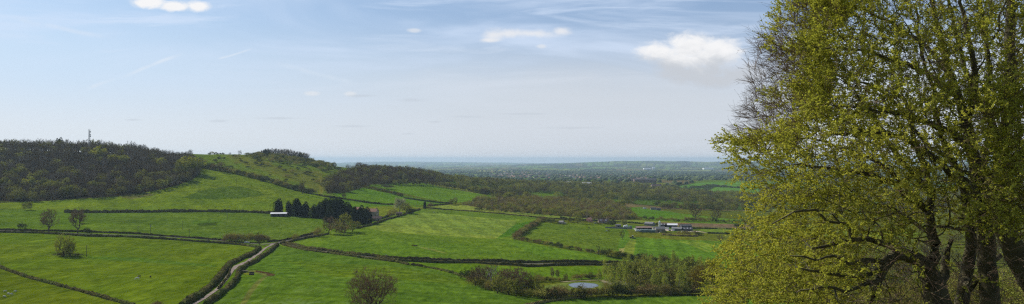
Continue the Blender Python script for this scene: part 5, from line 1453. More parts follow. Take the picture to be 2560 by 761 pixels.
# ------------------------------------------------------------------ buildings
def building(name, label, cat, px, py, w_, d_, wall_h, roof_h, rot, wall, roof, doors=(), windows=(), chimneys=(), over=0.35, group=None, mono=False, open_front=False, skylights=0):
    p = P(px, py)
    t = thing(name, label, cat, (p[0], p[1], p[2] - 0.3), rot, 1.0, group)
    b_ = MB()
    H_ = wall_h + 0.3
    if open_front:
        b_.box((0, d_ / 2, H_ / 2), (w_, 0.3, H_)).box((-w_ / 2 + 0.15, 0, H_ / 2), (0.3, d_ - 0.3, H_)).box((w_ / 2 - 0.15, 0, H_ / 2), (0.3, d_ - 0.3, H_))
        nb = max(2, int(w_ / 5))
        for k in range(nb + 1): b_.box((-w_ / 2 + 0.3 + k * (w_ - 0.6) / nb, -d_ / 2 + 0.2, H_ / 2), (0.3, 0.3, H_ - 0.02))
    elif mono:
        b_.box((0, 0, H_ / 2), (w_, d_, H_))
    else:
        b_.prism([(-d_ / 2, 0), (d_ / 2, 0), (d_ / 2, H_), (0, H_ + roof_h), (-d_ / 2, H_)], -w_ / 2, w_ / 2, 'x')
    b_.build('wall', wall, t)
    r_ = MB(); th = 0.18; e = over
    if mono:
        r_.prism([(-d_ / 2 - e, H_ + 0.05), (-d_ / 2 - e, H_ + 0.05 + th), (d_ / 2 + e, H_ + roof_h + 0.05 + th), (d_ / 2 + e, H_ + roof_h + 0.05)], -w_ / 2 - e, w_ / 2 + e, 'x')
    else:
        sl = roof_h / (d_ / 2)
        for s in (-1, 1):
            r_.prism([(0, H_ + roof_h + 0.02), (0, H_ + roof_h + th + 0.02), (s * (d_ / 2 + e), H_ - sl * e + th + 0.02), (s * (d_ / 2 + e), H_ - sl * e + 0.02)], -w_ / 2 - e, w_ / 2 + e, 'x')
    rf = r_.build('roof', roof, t)
    for k in range(skylights):
        x = (k + 0.5 - skylights / 2) * w_ / skylights
        sl = roof_h / (d_ / 2)
        q = MB(); z0 = H_ + roof_h * 0.45; y0 = -d_ / 2 * 0.55
        q.prism([(y0 - 0.7, z0 - 0.7 * sl + th + 0.05), (y0 + 0.7, z0 + 0.7 * sl + th + 0.05), (y0 + 0.7, z0 + 0.7 * sl + th + 0.12), (y0 - 0.7, z0 - 0.7 * sl + th + 0.12)], x - 0.6, x + 0.6, 'x')
        q.build('skylight', M['sheet_white'], rf)
    for (cx_, s_) in chimneys:
        MB().box((cx_, 0, H_ + roof_h + 0.4), (0.9, 0.7, 2.2)).build('chimney', M['stone'], rf)
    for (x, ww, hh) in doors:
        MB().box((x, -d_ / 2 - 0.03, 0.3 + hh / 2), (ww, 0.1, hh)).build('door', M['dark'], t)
    for (x, z, ww, hh) in windows:
        wf = MB().box((x, -d_ / 2 - 0.02, 0.3 + z), (ww + 0.24, 0.08, hh + 0.24)).build('window', M['white'], t)
        MB().box((x, -d_ / 2 - 0.06, 0.3 + z), (ww, 0.06, hh)).build('pane', M['glass'], wf)
    return t

building('barn', 'white roofed open barn at the right end of the long hill hedge', 'barn', 697, 541, 18, 9, 3.0, 1.0, radians(12), M['sheet_dark'], M['sheet_white'], mono=True, over=0.5, doors=[(-5.5, 4.5, 2.6), (0, 4.5, 2.6), (5.5, 4.5, 2.6)])
building('farmhouse', 'tall stone house with red tiled roof beside the dark conifers', 'house', 896, 540, 9.5, 7.5, 7.5, 3.2, radians(-28), M['stone'], M['tile'], doors=[(0, 1.1, 2.1)], windows=[(-3, 2, 1.1, 1.2), (3, 2, 1.1, 1.2), (-3, 5.2, 1.1, 1.2), (3, 5.2, 1.1, 1.2), (0, 5.2, 1.1, 1.2)], chimneys=[(-4, 1)])
building('stone_house', 'long stone farmhouse with pinkish tiled roof and gable chimney', 'house', 931, 541, 14, 8, 6.0, 3.4, radians(-18), M['stone'], M['tile'], doors=[(1, 1.1, 2.1)], windows=[(-5, 1.9, 1.1, 1.1), (-2, 1.9, 1.1, 1.1), (4, 1.9, 1.1, 1.1), (-5, 4.4, 1.1, 1.1), (-2, 4.4, 1.1, 1.1), (1, 4.4, 1.1, 1.1), (4, 4.4, 1.1, 1.1)], chimneys=[(6, 1), (-6, 1)])
building('outbuilding', 'low brown roofed outbuilding below the long farmhouse', 'outbuilding', 939, 552, 13, 6, 3.0, 2.0, radians(18), M['stone'], M['tile_brown'], doors=[(-3, 2, 2.1), (3, 1.2, 2.0)], windows=[(0, 1.6, 1, 0.9)])
building('garden_shed', 'dark garden shed beside the clipped hedge and round bush', 'shed', 997, 538, 8, 4.5, 2.4, 1.4, radians(14), M['wood'], M['tile_brown'], doors=[(2, 1, 1.9)], windows=[(-1.5, 1.5, 1.2, 0.8)])
building('cottage', 'long cottage with brown roof and dormers beside the pink blossom tree', 'house', 1508, 558, 13, 7, 2.2, 3.2, radians(4), M['stone'], M['tile_brown'], doors=[(0, 1, 2)], windows=[(-4, 1.6, 1.2, 1), (4, 1.6, 1.2, 1)], chimneys=[(5, 1)], skylights=2)
building('small_cottage', 'small pale cottage among bushes at the top of the diagonal hedge', 'house', 1404, 560, 6, 5, 2.2, 1.6, radians(-30), M['stone'], M['sheet_grey'], doors=[(0, 1, 2)], windows=[(-2.4, 1.5, 1, 1), (2.4, 1.5, 1, 1)], chimneys=[(3, 1)])
for (px, py, h, k) in [(1496, 561, 3, 'shrub_dark'), (1502, 562, 2.6, 'shrub_olive'), (1516, 562, 3, 'shrub_dark'), (1524, 562, 4, 'shrub_olive'), (1398, 562, 2.5, 'shrub_dark'), (1410, 563, 2.2, 'shrub_dark'), (1382, 558, 5, 'shrub_dark'), (1368, 556, 5, 'shrub_dark'), (1374, 557, 4.5, 'shrub_dark'), (1390, 558, 4, 'shrub_green')]:
    plant(k, px, P(px, py), h, 'garden_bush', 'bush in the row round the two small cottages', 'bush', 'bushes round the cottages', wide=1.3)
for (px, py, h, k) in [(1698, 587, 4.5, 'shrub_olive'), (1706, 588, 5, 'shrub_olive'), (1714, 588, 5, 'shrub_brown'), (1722, 588, 4.5, 'shrub_olive'), (1736, 588, 5.5, 'shrub_brown'), (1744, 589, 4, 'shrub_dark'), (1752, 589, 3.5, 'shrub_dark'), (1662, 583, 3, 'shrub_dark'), (1656, 584, 2.6, 'shrub_dark'), (1606, 583, 1.6, 'shrub_dark'), (1626, 584, 1.6, 'shrub_dark'), (1537, 571, 3, 'shrub_olive')]:
    plant(k, px, P(px, py), h, 'yard_bush', 'bush screening the front of the farmyard', 'bush', 'bushes screening the farmyard', wide=1.3)
# the farmyard
building('barn', 'long rusty roofed open barn at the left of the farmyard', 'barn', 1609, 577, 18, 8, 3.6, 1.4, radians(3), M['sheet_dark'], M['sheet_rust'], open_front=True)
building('barn', 'grey gabled barn behind the rusty roofed one', 'barn', 1624, 564, 11, 8, 2.6, 1.8, radians(-35), M['sheet_grey'], M['sheet_grey'])
building('stone_barn', 'pinkish stone barn with grey roof in the middle of the farmyard', 'barn', 1650, 580, 11, 7, 3.8, 2.2, radians(2), M['stone'], M['sheet_grey'], doors=[(-2.5, 1.4, 2.2), (2.5, 1.4, 2.2)], windows=[(0, 2, 1, .8)])
building('shed', 'low green grey shed in front of the rusty roofed barn, left', 'shed', 1611, 580.5, 9, 4.5, 2.2, 0.7, radians(2), M['sheet_green'], M['sheet_green'], mono=True)
building('shed', 'low green grey shed in front of the rusty roofed barn, right', 'shed', 1630, 581, 8, 4.5, 2.2, 0.7, radians(2), M['sheet_green'], M['sheet_green'], mono=True)
building('shed', 'dark cattle shed with pale skylights behind the white silo', 'shed', 1664, 567, 14, 8, 2.4, 1.3, radians(-4), M['sheet_dark'], M['sheet_dark'], skylights=4, doors=[(0, 4, 3)])
building('shed', 'long pale roofed shed right of the dark cattle shed', 'shed', 1681, 569, 12, 7, 3.0, 1.4, radians(-12), M['sheet_dark'], M['sheet_white'], mono=True, doors=[(-3, 3, 2.4), (2, 3, 2.4)])
building('shed', 'small white fronted shed on the sandy yard', 'shed', 1687, 577, 7, 5, 2.8, 1.2, radians(-20), M['white'], M['sheet_grey'], mono=True, doors=[(1, 1.6, 2)])
building('shed', 'black doored shed between the white fronted shed and the dark barns', 'shed', 1698, 578, 7, 6, 3.0, 1.4, radians(-30), M['sheet_dark'], M['sheet_grey'])
building('barn', 'large dark roofed barn at the right of the farmyard, rear one', 'barn', 1714, 571, 13, 9, 3.0, 1.8, radians(6), M['sheet_dark'], M['sheet_dark'])
building('barn', 'large dark barn with pale skylights at the right of the farmyard, front one', 'barn', 1717, 578, 12, 8, 2.6, 1.6, radians(6), M['sheet_dark'], M['sheet_dark'], skylights=3)
building('shed', 'dark field shed left of the round tanks by the grey wall', 'shed', 1545, 568, 6, 4, 2.4, 0.9, radians(10), M['sheet_dark'], M['sheet_grey'], doors=[(0, 1.4, 2)])
building('shed', 'small dark shed beside the dirt track on the hill field beyond', 'shed', 1646, 526, 8, 5, 2.6, 1.5, radians(0), M['sheet_dark'], M['sheet_dark'])
building('shed', 'grey shed beside the white van on the far dirt track', 'shed', 1633, 524.5, 9, 5, 2.4, 1.5, radians(0), M['sheet_grey'], M['sheet_dark'])
p = P(1545, 573); a_ = P(1513, 570.5); b2_ = P(1579, 574)
L_ = math.hypot(b2_[0] - a_[0], b2_[1] - a_[1])
wl = MB().box((0, 0, 0.9), (L_, 0.4, 2.2)).mesh('farm_wall', M['sheet_grey'])
o = link('farm_wall', wl, None, ((a_[0] + b2_[0]) / 2, (a_[1] + b2_[1]) / 2, p[2]), 'long low grey concrete wall left of the farmyard', 'wall'); o.rotation_euler = (0, 0, math.atan2(b2_[1] - a_[1], b2_[0] - a_[0]))
def tank(name, label, px, py, r, h, mt, cone=0.6):
    p = P(px, py); t = thing(name, label, 'tank', (p[0], p[1], p[2] - 0.1))
    MB().cyl((0, 0, 0), (0, 0, h), r, r, 16).build('body', mt, t)
    MB().cyl((0, 0, h), (0, 0, h + cone), r * 1.03, r * 0.15, 16).build('lid', mt, t)
    return t
tank('round_tank', 'white round tank by the grey wall, left one', 1562, 571, 1.9, 3.2, M['white'])
tank('round_tank', 'white round tank by the grey wall, right one', 1567, 570, 1.3, 3.4, M['white'])
tank('round_tank', 'dark green round tank at the right end of the grey wall', 1576, 572, 2.1, 3.0, M['sheet_green'])
tank('silo', 'tall slim white feed silo in the middle of the farmyard', 1649, 571, 1.2, 8.0, M['white'], 1.2)
rf = np.random.default_rng(9)
for i, (px, py, s, mt, lab) in enumerate([(1657, 577, (3.2, 2, 1.8), 'sheet_white', 'white pallet stack left of the sandy yard'), (1668, 574, (4, 2.4, 2.2), 'white', 'white container in front of the dark cattle shed'), (1674, 578, (2.6, 2, 1.6), 'sheet_grey', 'grey crate stack on the sandy yard'), (1636, 573, (4, 3, 2.4), 'sheet_grey', 'grey container between the two middle barns'), (1590, 576, (2.4, 2, 2.2), 'sheet_white', 'white box tank in front of the rusty barn'), (1706, 581, (2.2, 1.6, 1.4), 'white', 'white crate in front of the black doored shed')]):
    p = P(px, py); t = thing('container', lab, 'container', p, rf.uniform(-0.3, 0.3))
    b_ = MB().box((0, 0, s[2] / 2 + 0.15), s); b_.build('body', M[mt], t)
    MB().box((0, 0, s[2] + 0.2), (s[0] + 0.1, s[1] + 0.1, 0.1)).build('lid', M['sheet_grey'], t)
    for sx in (-1, 1): MB().box((sx * s[0] * 0.35, 0, 0.07), (0.2, s[1], 0.14)).build('runner', M['wood'], t)
building('manor', 'pale stone manor on the far green slope beyond the vale', 'house', 1640, 472, 34, 16, 9, 6, radians(10), M['stone'], M['tile_brown'], windows=[(x, z, 1.8, 2) for x in (-12, -7, 7, 12) for z in (3, 7)], doors=[(0, 2.4, 3)], chimneys=[(-10, 1), (10, 1)])
building('factory', 'long brown brick works far away above the vale woods', 'factory', 1612, 457, 90, 30, 13, 4, radians(0), M['tile_brown'], M['sheet_dark'], windows=[(x, 7, 6, 5) for x in range(-38, 40, 12)])
for (px, py, w_, h_, lab) in [(1410, 461, 44, 7, 'long white warehouse left of two in the far valley'), (1420, 464, 32, 7, 'low white warehouse in front of the long one'), (1467, 467, 30, 10, 'single white warehouse right of the pair in the far valley'), (1618, 424, 110, 14, 'white industrial hall on the far plain, left'), (1634, 424, 40, 30, 'white tower block beside the far industrial halls'), (1770, 424, 160, 22, 'white industrial hall on the far plain beside the beech leaves')]:
    building('warehouse', lab, 'warehouse', px, py, w_, w_ * 0.5, h_, 3, 0.1, M['sheet_white'], M['sheet_white'], over=0.5)

# the town on the far side of the valley
hp = {}
def house_mesh(i):
    w_, d_, h_, r_ = [(11, 8, 5.5, 3), (16, 8, 5.5, 3.2), (9, 9, 6, 3)][i % 3]
    a = MB().prism([(-d_ / 2, -1), (d_ / 2, -1), (d_ / 2, h_), (0, h_ + r_), (-d_ / 2, h_)], -w_ / 2, w_ / 2, 'x')
    b = MB()
    for s in (-1, 1): b.prism([(0, h_ + r_), (0, h_ + r_ + 0.25), (s * (d_ / 2 + 0.4), h_ + 0.1), (s * (d_ / 2 + 0.4), h_ - 0.15)], -w_ / 2 - 0.4, w_ / 2 + 0.4, 'x')
    n0 = len(a.v); me = bpy.data.meshes.new('house')
    me.from_pydata(a.v + b.v, [], a.f + [tuple(k + n0 for k in f) for f in b.f])
    wl = [M['stone'], M['white'], M['tile_brown'], M['stone'], M['tile_brown']][i % 5]; rfm = [M['tile'], M['sheet_dark'], M['tile_brown'], M['tile']][(i // 2) % 4]
    me.materials.append(wl); me.materials.append(rfm)
    me.polygons.foreach_set('material_index', [0] * len(a.f) + [1] * len(b.f)); me.update()
    return me
HM = [house_mesh(i) for i in range(12)]
rt = np.random.default_rng(77)
cnt = 0
for (poly, n_, y0, y1) in [([(1225, 434), (1290, 431), (1380, 434), (1450, 438), (1500, 442), (1510, 449), (1440, 450), (1350, 447), (1270, 446), (1225, 442)], 200, 4200, 14000), ([(1540, 452), (1600, 446), (1640, 449), (1600, 456), (1545, 457)], 26, 3400, 9000), ([(1500, 440), (1570, 436), (1660, 440), (1580, 446)], 24, 4000, 14000), ([(1660, 421), (1780, 420), (1850, 426), (1700, 428)], 20, 6000, 20000), ([(1230, 428), (1400, 428), (1400, 433), (1230, 433)], 18, 5000, 16000)]:
    A = thin_points(sample_area(poly, n_ * 4, y0, y1, rt), 16.0)[:n_]
    for p in A:
        o = link('house', HM[int(rt.integers(12))], None, (p[0], p[1], p[2]), 'tiny pale or brick house of the distant hazy town across the valley', 'house', 'houses of the distant town')
        o.rotation_euler = (0, 0, rt.uniform(0, pi)); o.scale = (1.3, 1.3, 1.1); cnt += 1
print('town', cnt)
# ------------------------------------------------------------------ mast, poles, posts
p = P(223, 384)
MH = hpx(321, p)
p_mast_top = p[2] + MH
t = thing('radio_mast', 'lattice radio mast rising above the left hillside wood', 'mast', (p[0], p[1], p[2] - 0.2))
b_ = MB()
for k in range(4):
    a = pi / 4 + k * pi / 2
    b_.cyl((1.9 * cos(a), 1.9 * sin(a), 0), (1.0 * cos(a), 1.0 * sin(a), MH - 4), 0.20, 0.16, 6)
ns = 14
for s in range(ns):
    z0, z1 = s * (MH - 4) / ns, (s + 1) * (MH - 4) / ns
    r0, r1 = 1.9 - 0.9 * s / ns, 1.9 - 0.9 * (s + 1) / ns
    for k in range(4):
        a, a2 = pi / 4 + k * pi / 2, pi / 4 + (k + 1) * pi / 2
        b_.cyl((r0 * cos(a), r0 * sin(a), z0), (r1 * cos(a2), r1 * sin(a2), z1), 0.10, 0.10, 4)
        b_.cyl((r1 * cos(a), r1 * sin(a), z1), (r1 * cos(a2), r1 * sin(a2), z1), 0.10, 0.10, 4)
b_.build('lattice', M['steel'], t)
MB().cyl((0, 0, MH - 4), (0, 0, MH), 0.15, 0.08, 6).build('spike', M['steel'], t)
for z, r in ((MH - 6, 1.0), (MH - 13, 1.2), (MH - 10, 0.8)):
    MB().cyl((1.4, -0.6, z), (2.6, -1.2, z), r, r, 12).build('dish', M['sheet_grey'], t)
for k in range(3):
    a = k * 2 * pi / 3
    MB().box((1.3 * cos(a), 1.3 * sin(a), MH - 3.0), (0.35, 0.35, 2.4)).build('antenna_panel', M['sheet_grey'], t)

PLAB = {591: 'pole standing in the darker patch of the hill field', 620: 'pole on the right of the darker hill field patch', 568: 'pole in the rough field below the long hill hedge', 457: 'pole alone in the middle of the rough field', 345: 'pole just above the left road hedge', 376: 'taller pole with a transformer on the road hedge', 473: 'pole on the road hedge below the dark patch', 216: 'pole right of the bramble patch and willow', 55: 'pole at far left on the upper road hedge', 675: 'short pole beside the white roofed barn', 183: 'pole hidden partly behind the willow', 1041: 'pole left of the pointed conifer', 1101: 'pole by the sloping field right of the conifer', 1211: 'thin pole on the pale strip by the plantation', 621: 'pole rising out of the brown bushes by the junction', 1577: 'pole by the hedge left of the farm'}
for (px, top, by) in [(591, 445, 464), (620, 471, 491), (568, 534, 552), (457, 552, 575), (345, 565, 583), (376, 560, 590), (473, 572, 593), (216, 613, 642), (55, 552, 571), (675, 512, 530), (183, 606, 630), (1041, 507, 520), (1101, 498, 512), (1211, 520, 531), (621, 583, 603), (1577, 542, 553)]:
    p = P(px, by); h = max(6.0, min(11, hpx(top, p)))
    t = thing('telegraph_pole', 'wooden telegraph ' + PLAB[px], 'pole', (p[0], p[1], p[2] - 0.2), rf.uniform(0, 1))
    MB().cyl((0, 0, 0), (0, 0, h), 0.19, 0.13, 7).build('post', M['bark'], t)
    MB().box((0, 0, h - 0.5), (1.8 if px != 376 else 2.4, 0.16, 0.16)).build('crossarm', M['wood'], t)
    if px == 376:
        MB().cyl((0.4, -0.3, h - 2.4), (0.4, -0.3, h - 1.2), 0.4, 0.4, 8).build('transformer', M['sheet_grey'], t)
for i in range(16):
    p = P(-2 + i * 4.1, 523.5 + i * 0.15)
    MB().cyl((0, 0, -0.3), (0, 0, 1.7), 0.11, 0.10, 6).build('fence_post', M['wood'], None, loc=p, label='thin wooden fence post in the line below the left wood', cat='post', group='fence posts below the left wood')
p = P(964, 645)
t = thing('signpost', 'small white signpost beside the road at the right turning', 'sign', p)
MB().cyl((0, 0, 0), (0, 0, 2.3), 0.07, 0.07, 6).build('post', M['white'], t)
MB().box((0.5, 0, 2.1), (1.2, 0.06, 0.3)).build('board', M['white'], t)

# ------------------------------------------------------------------ vehicles
def wheel(t, x, y, r, wd=0.22):
    tb = MB().cyl((x, y - wd / 2, r), (x, y + wd / 2, r), r, r, 14).build('wheel', M['rubber'], t)
    MB().cyl((x, y - wd / 2 - 0.01, r), (x, y + wd / 2 + 0.01, r), r * 0.55, r * 0.55, 10).build('rim', M['steel'], tb)
def car(label, px, py, rot, paint, s=1.0, van=False):
    p = P(px, py)
    t = thing('car' if not van else 'van', label, 'car' if not van else 'van', (p[0], p[1], p[2] + 0.22), rot, s)
    b_ = MB()
    if van: prof = [(-2.3, .35), (2.3, .35), (2.35, 1.0), (1.7, 1.25), (1.25, 2.0), (-2.3, 2.05)]
    else: prof = [(-2.1, .35), (2.1, .32), (2.15, .75), (1.25, .92), (0.6, 1.42), (-1.2, 1.45), (-1.9, .98), (-2.15, .85)]
    b_.prism(prof, -0.85, 0.85); b_.build('body', paint, t)
    for s_ in (-1, 1):
        g_ = MB().prism([(0.55, .93), (0.35, 1.34), (-1.05, 1.36), (-1.5, .95)] if not van else [(0.6, 1.2), (1.5, 1.2), (1.15, 1.8), (0.6, 1.8)], s_ * 0.86 - 0.01, s_ * 0.86 + 0.01)
        g_.build('side_window', M['glass'], t)
        MB().box((2.12 if not van else 2.3, s_ * 0.62, .68), (0.12, 0.3, 0.16)).build('headlight', M['sheet_white'], t)
        for x in (-1.35, 1.35): wheel(t, x, s_ * 0.78, 0.33)
    wx = [(1.22, .95), (0.66, 1.38)] if not van else [(1.68, 1.3), (1.3, 1.95)]
    MB().prism([(wx[0][0] + .02, wx[0][1]), (wx[0][0] + .05, wx[0][1] + .01), (wx[1][0] + .05, wx[1][1] + .01), (wx[1][0] + .02, wx[1][1])], -0.7, 0.7).build('windscreen', M['glass'], t)
    return t
car('white car driving on the valley road left of the junction', 617, 608.5, radians(-6), M['car_paint'], 1.05)
car('white car parked at the small pale cottage', 1412, 560, radians(30), M['car_paint'])
car('dark car parked beside the brown roofed cottage', 1490, 560, radians(5), M['blue_paint'])
car('white van parked at the far dirt track beyond the farm', 1612, 523, radians(0), M['car_paint'], 1.3, True)
car('white lorry like van in front of the rusty roofed barn, left', 1595, 579.5, radians(10), M['car_paint'], 1.15, True)
car('white van in front of the rusty roofed barn, right', 1602, 580, radians(-10), M['car_paint'], 1.05, True)
p = P(1580, 597)
t = thing('tractor', 'dark tractor working at the top of the mown strip below the farm', 'tractor', p, radians(170), 1.25)
MB().prism([(0.0, .7), (1.9, .7), (1.95, 1.3), (0.2, 1.45), (0.0, 1.4)], -0.4, 0.4).build('bonnet', M['tractor'], t)
MB().prism([(-1.2, .8), (0.1, .8), (0.15, 1.5), (0.0, 2.4), (-1.05, 2.4), (-1.25, 1.5)], -0.65, 0.65).build('cab', M['glass'], t)
MB().box((-0.55, 0, 2.48), (1.4, 1.5, 0.14)).build('roof', M['white'], t)
for s_ in (-1, 1):
    wheel(t, -0.75, s_ * 0.95, 0.85, 0.45); wheel(t, 1.45, s_ * 0.8, 0.5, 0.3)
MB().cyl((1.0, 0.3, 1.3), (1.0, 0.3, 2.2), 0.05, 0.05, 6).build('exhaust', M['rubber'], t)
MB().box((-2.4, 0, 0.5), (1.2, 3.2, 0.6)).build('mower', M['coat_dark'], t)
p = P(613, 682)
t = thing('farm_trailer', 'small dark farm trailer parked by the lane gate', 'trailer', p, radians(10))
MB().box((0, 0, 0.85), (3.0, 1.7, 0.6)).build('body', M['wood'], t); MB().cyl((1.5, 0, .6), (2.6, 0, .5), .06, .06, 6).build('drawbar', M['steel'], t)
for s_ in (-1, 1): wheel(t, 0, s_ * 0.95, 0.42)
for (px, py, lab) in [(629, 683.5, 'low dark log pile beside the trailer, upper'), (629, 688, 'low dark log pile beside the trailer, lower'), (1038, 616, 'dark log pile alone in the large middle field')]:
    p = P(px, py); b_ = MB()
    for k in range(5): b_.cyl((-1.3 + rf.uniform(-.2, .2), (k % 3 - 1) * 0.5 + (k // 3) * 0.25, 0.22 + (k // 3) * 0.4), (1.3, (k % 3 - 1) * 0.5 + (k // 3) * 0.25, 0.22 + (k // 3) * 0.4), 0.25, 0.22, 8)
    b_.build('log_pile', M['bark'], None, loc=p, label=lab, cat='logs')  # the lone sheep lick is drawn with this log pile shape

# ------------------------------------------------------------------ animals
def quadruped(name, verts, edges, mat_):
    """one continuous skinned body from joints (x,y,z,radius)"""
    me = bpy.data.meshes.new(name)
    me.from_pydata([v[:3] for v in verts], edges, [])
    me.materials.append(mat_)
    o = bpy.data.objects.new(name, me); COL.objects.link(o)
    sk = o.modifiers.new('skin', 'SKIN')
    lay = me.skin_vertices[0].data if me.skin_vertices else None
    if lay is None:
        me.attributes.new('skin', 'FLOAT', 'POINT')
    for i, v in enumerate(verts):
        me.skin_vertices[0].data[i].radius = (v[3], v[3])
    me.skin_vertices[0].data[0].use_root = True
    o.modifiers.new('sub', 'SUBSURF').levels = 1
    dg = bpy.context.evaluated_depsgraph_get()
    ev = bpy.data.meshes.new_from_object(o.evaluated_get(dg))
    ev.name = name
    bpy.data.objects.remove(o)
    ev.polygons.foreach_set('use_smooth', [True] * len(ev.polygons))
    if not ev.materials: ev.materials.append(mat_)
    return ev
def horse_verts(head_down=True):
    v = [(-0.55, 0, 1.12, .30), (0, 0, 1.08, .31), (0.5, 0, 1.12, .29), (-0.8, 0, 1.15, .22)]
    e = [(0, 1), (1, 2), (0, 3)]
    def leg(x, y, root, hind):
        n = len(v)
        if hind: v.extend([(x + .05, y, .82, .13), (x - .12, y, .48, .07), (x - .05, y, .1, .045), (x + .02, y, 0.0, .06)])
        else: v.extend([(x, y, .78, .10), (x + .02, y, .45, .06), (x, y, .1, .045), (x + .04, y, 0.0, .06)])
        e.append((root, n)); e.extend([(n, n + 1), (n + 1, n + 2), (n + 2, n + 3)])
    leg(-0.72, .17, 3, True); leg(-0.72, -.17, 3, True); leg(0.52, .16, 2, False); leg(0.52, -.16, 2, False)
    n = len(v)
    if head_down: v.extend([(0.95, 0, .92, .16), (1.25, 0, .50, .11), (1.32, 0, .30, .12), (1.48, 0, .10, .07)])
    else: v.extend([(0.85, 0, 1.45, .16), (1.05, 0, 1.72, .12), (1.2, 0, 1.72, .12), (1.45, 0, 1.5, .07)])
    e.append((2, n)); e.extend([(n, n + 1), (n + 1, n + 2), (n + 2, n + 3)])
    n = len(v); v.extend([(-1.0, 0, 1.05, .06), (-1.08, 0, .55, .05)]); e.extend([(3, n), (n, n + 1)])
    n = len(v); v.extend([(v[n - 4][0] - .05, .07, v[n - 4][2] + .16, .03)]); e.append((n - 4, n))
    return v, e
HV, HE = horse_verts(True)
def sheep_verts():
    v = [(-0.3, 0, .55, .24), (0, 0, .56, .27), (0.3, 0, .55, .24)]; e = [(0, 1), (1, 2)]
    for x, r in ((-.3, 0), (.3, 2)):
        for y in (.12, -.12):
            n = len(v); v.extend([(x, y, .3, .07), (x, y, .12, .035), (x, y, 0, .04)]); e.extend([(r, n), (n, n + 1), (n + 1, n + 2)])
    n = len(v); v.extend([(.52, 0, .5, .11), (.66, 0, .25, .09), (.74, 0, .1, .05)]); e.extend([(2, n), (n, n + 1), (n + 1, n + 2)])
    return v, e
SV, SE = sheep_verts()
HORSE = {k: quadruped('horse', HV, HE, M[k]) for k in ('coat_white', 'coat_dark', 'coat_brown')}
SHEEP = quadruped('sheep', SV, SE, M['fleece'])
for (px, py, k, rot, s, nm, cat, lab) in [(343, 700, 'coat_white', 3.4, 1.05, 'pony', 'pony', 'white pony grazing in the lower left pasture'), (348, 695, 'coat_dark', 2.6, 1.05, 'pony', 'pony', 'dark pony grazing just behind the white one'), (376, 696, 'coat_dark', 2.2, 1.05, 'pony', 'pony', 'dark pony grazing alone right of the pair'),
        (1084, 532.5, 'coat_white', 0.3, 1.15, 'horse', 'horse', 'pale horse at the top left of the large middle field'), (1094, 533.5, 'coat_dark', 1.2, 1.0, 'horse', 'horse', 'dark horse just right of the pale one in the middle field'), (1117, 535, 'coat_brown', 2.9, 1.25, 'horse', 'horse', 'brown horse rightmost of three at the top of the middle field'),
        (1473, 572, 'coat_dark', 0.5, 1.1, 'horse', 'horse', 'dark horse in the paddock below the cottage'), (1517, 579, 'coat_white', 0.2, 1.1, 'horse', 'horse', 'pale horse in the paddock, left of a close pair'), (1522, 579.5, 'coat_brown', 2.7, 1.1, 'horse', 'horse', 'brown horse in the paddock, right of a close pair'), (1602, 582, 'coat_dark', 0.0, 1.1, 'horse', 'horse', 'dark horse below the low green sheds of the farm'), (1563, 579, 'coat_dark', 1.5, 1.1, 'horse', 'horse', 'dark horse by the thin leafless tree left of the farm')]:
    p = P(px, py); o = link(nm, HORSE[k], None, p, lab, cat); o.rotation_euler = (0, 0, rot); o.scale = (s,) * 3
for (px, py, rot, lab) in [(11, 731, 0.5, 'sheep facing the camera at the far left of the flock'), (22, 737, 2.8, 'sheep in the middle pair of the flock, left one'), (27.5, 738, 0.2, 'sheep in the middle pair of the flock, right one'), (37, 731, 0.1, 'sheep at the right end of the small flock'), (12, 744, 3.0, 'sheep lying lowest in the small flock')]:
    p = P(px, py); o = link('sheep', SHEEP, None, p, lab, 'sheep'); o.rotation_euler = (0, 0, rot); o.scale = (1.45,) * 3

# ------------------------------------------------------------------ THE BEECHES on the near slope
rngb = np.random.default_rng(2024)
def bpt(px, py, Y):
    u, s = ray(px, py)
    return np.array([u * Y, Y, ZC + s * Y])
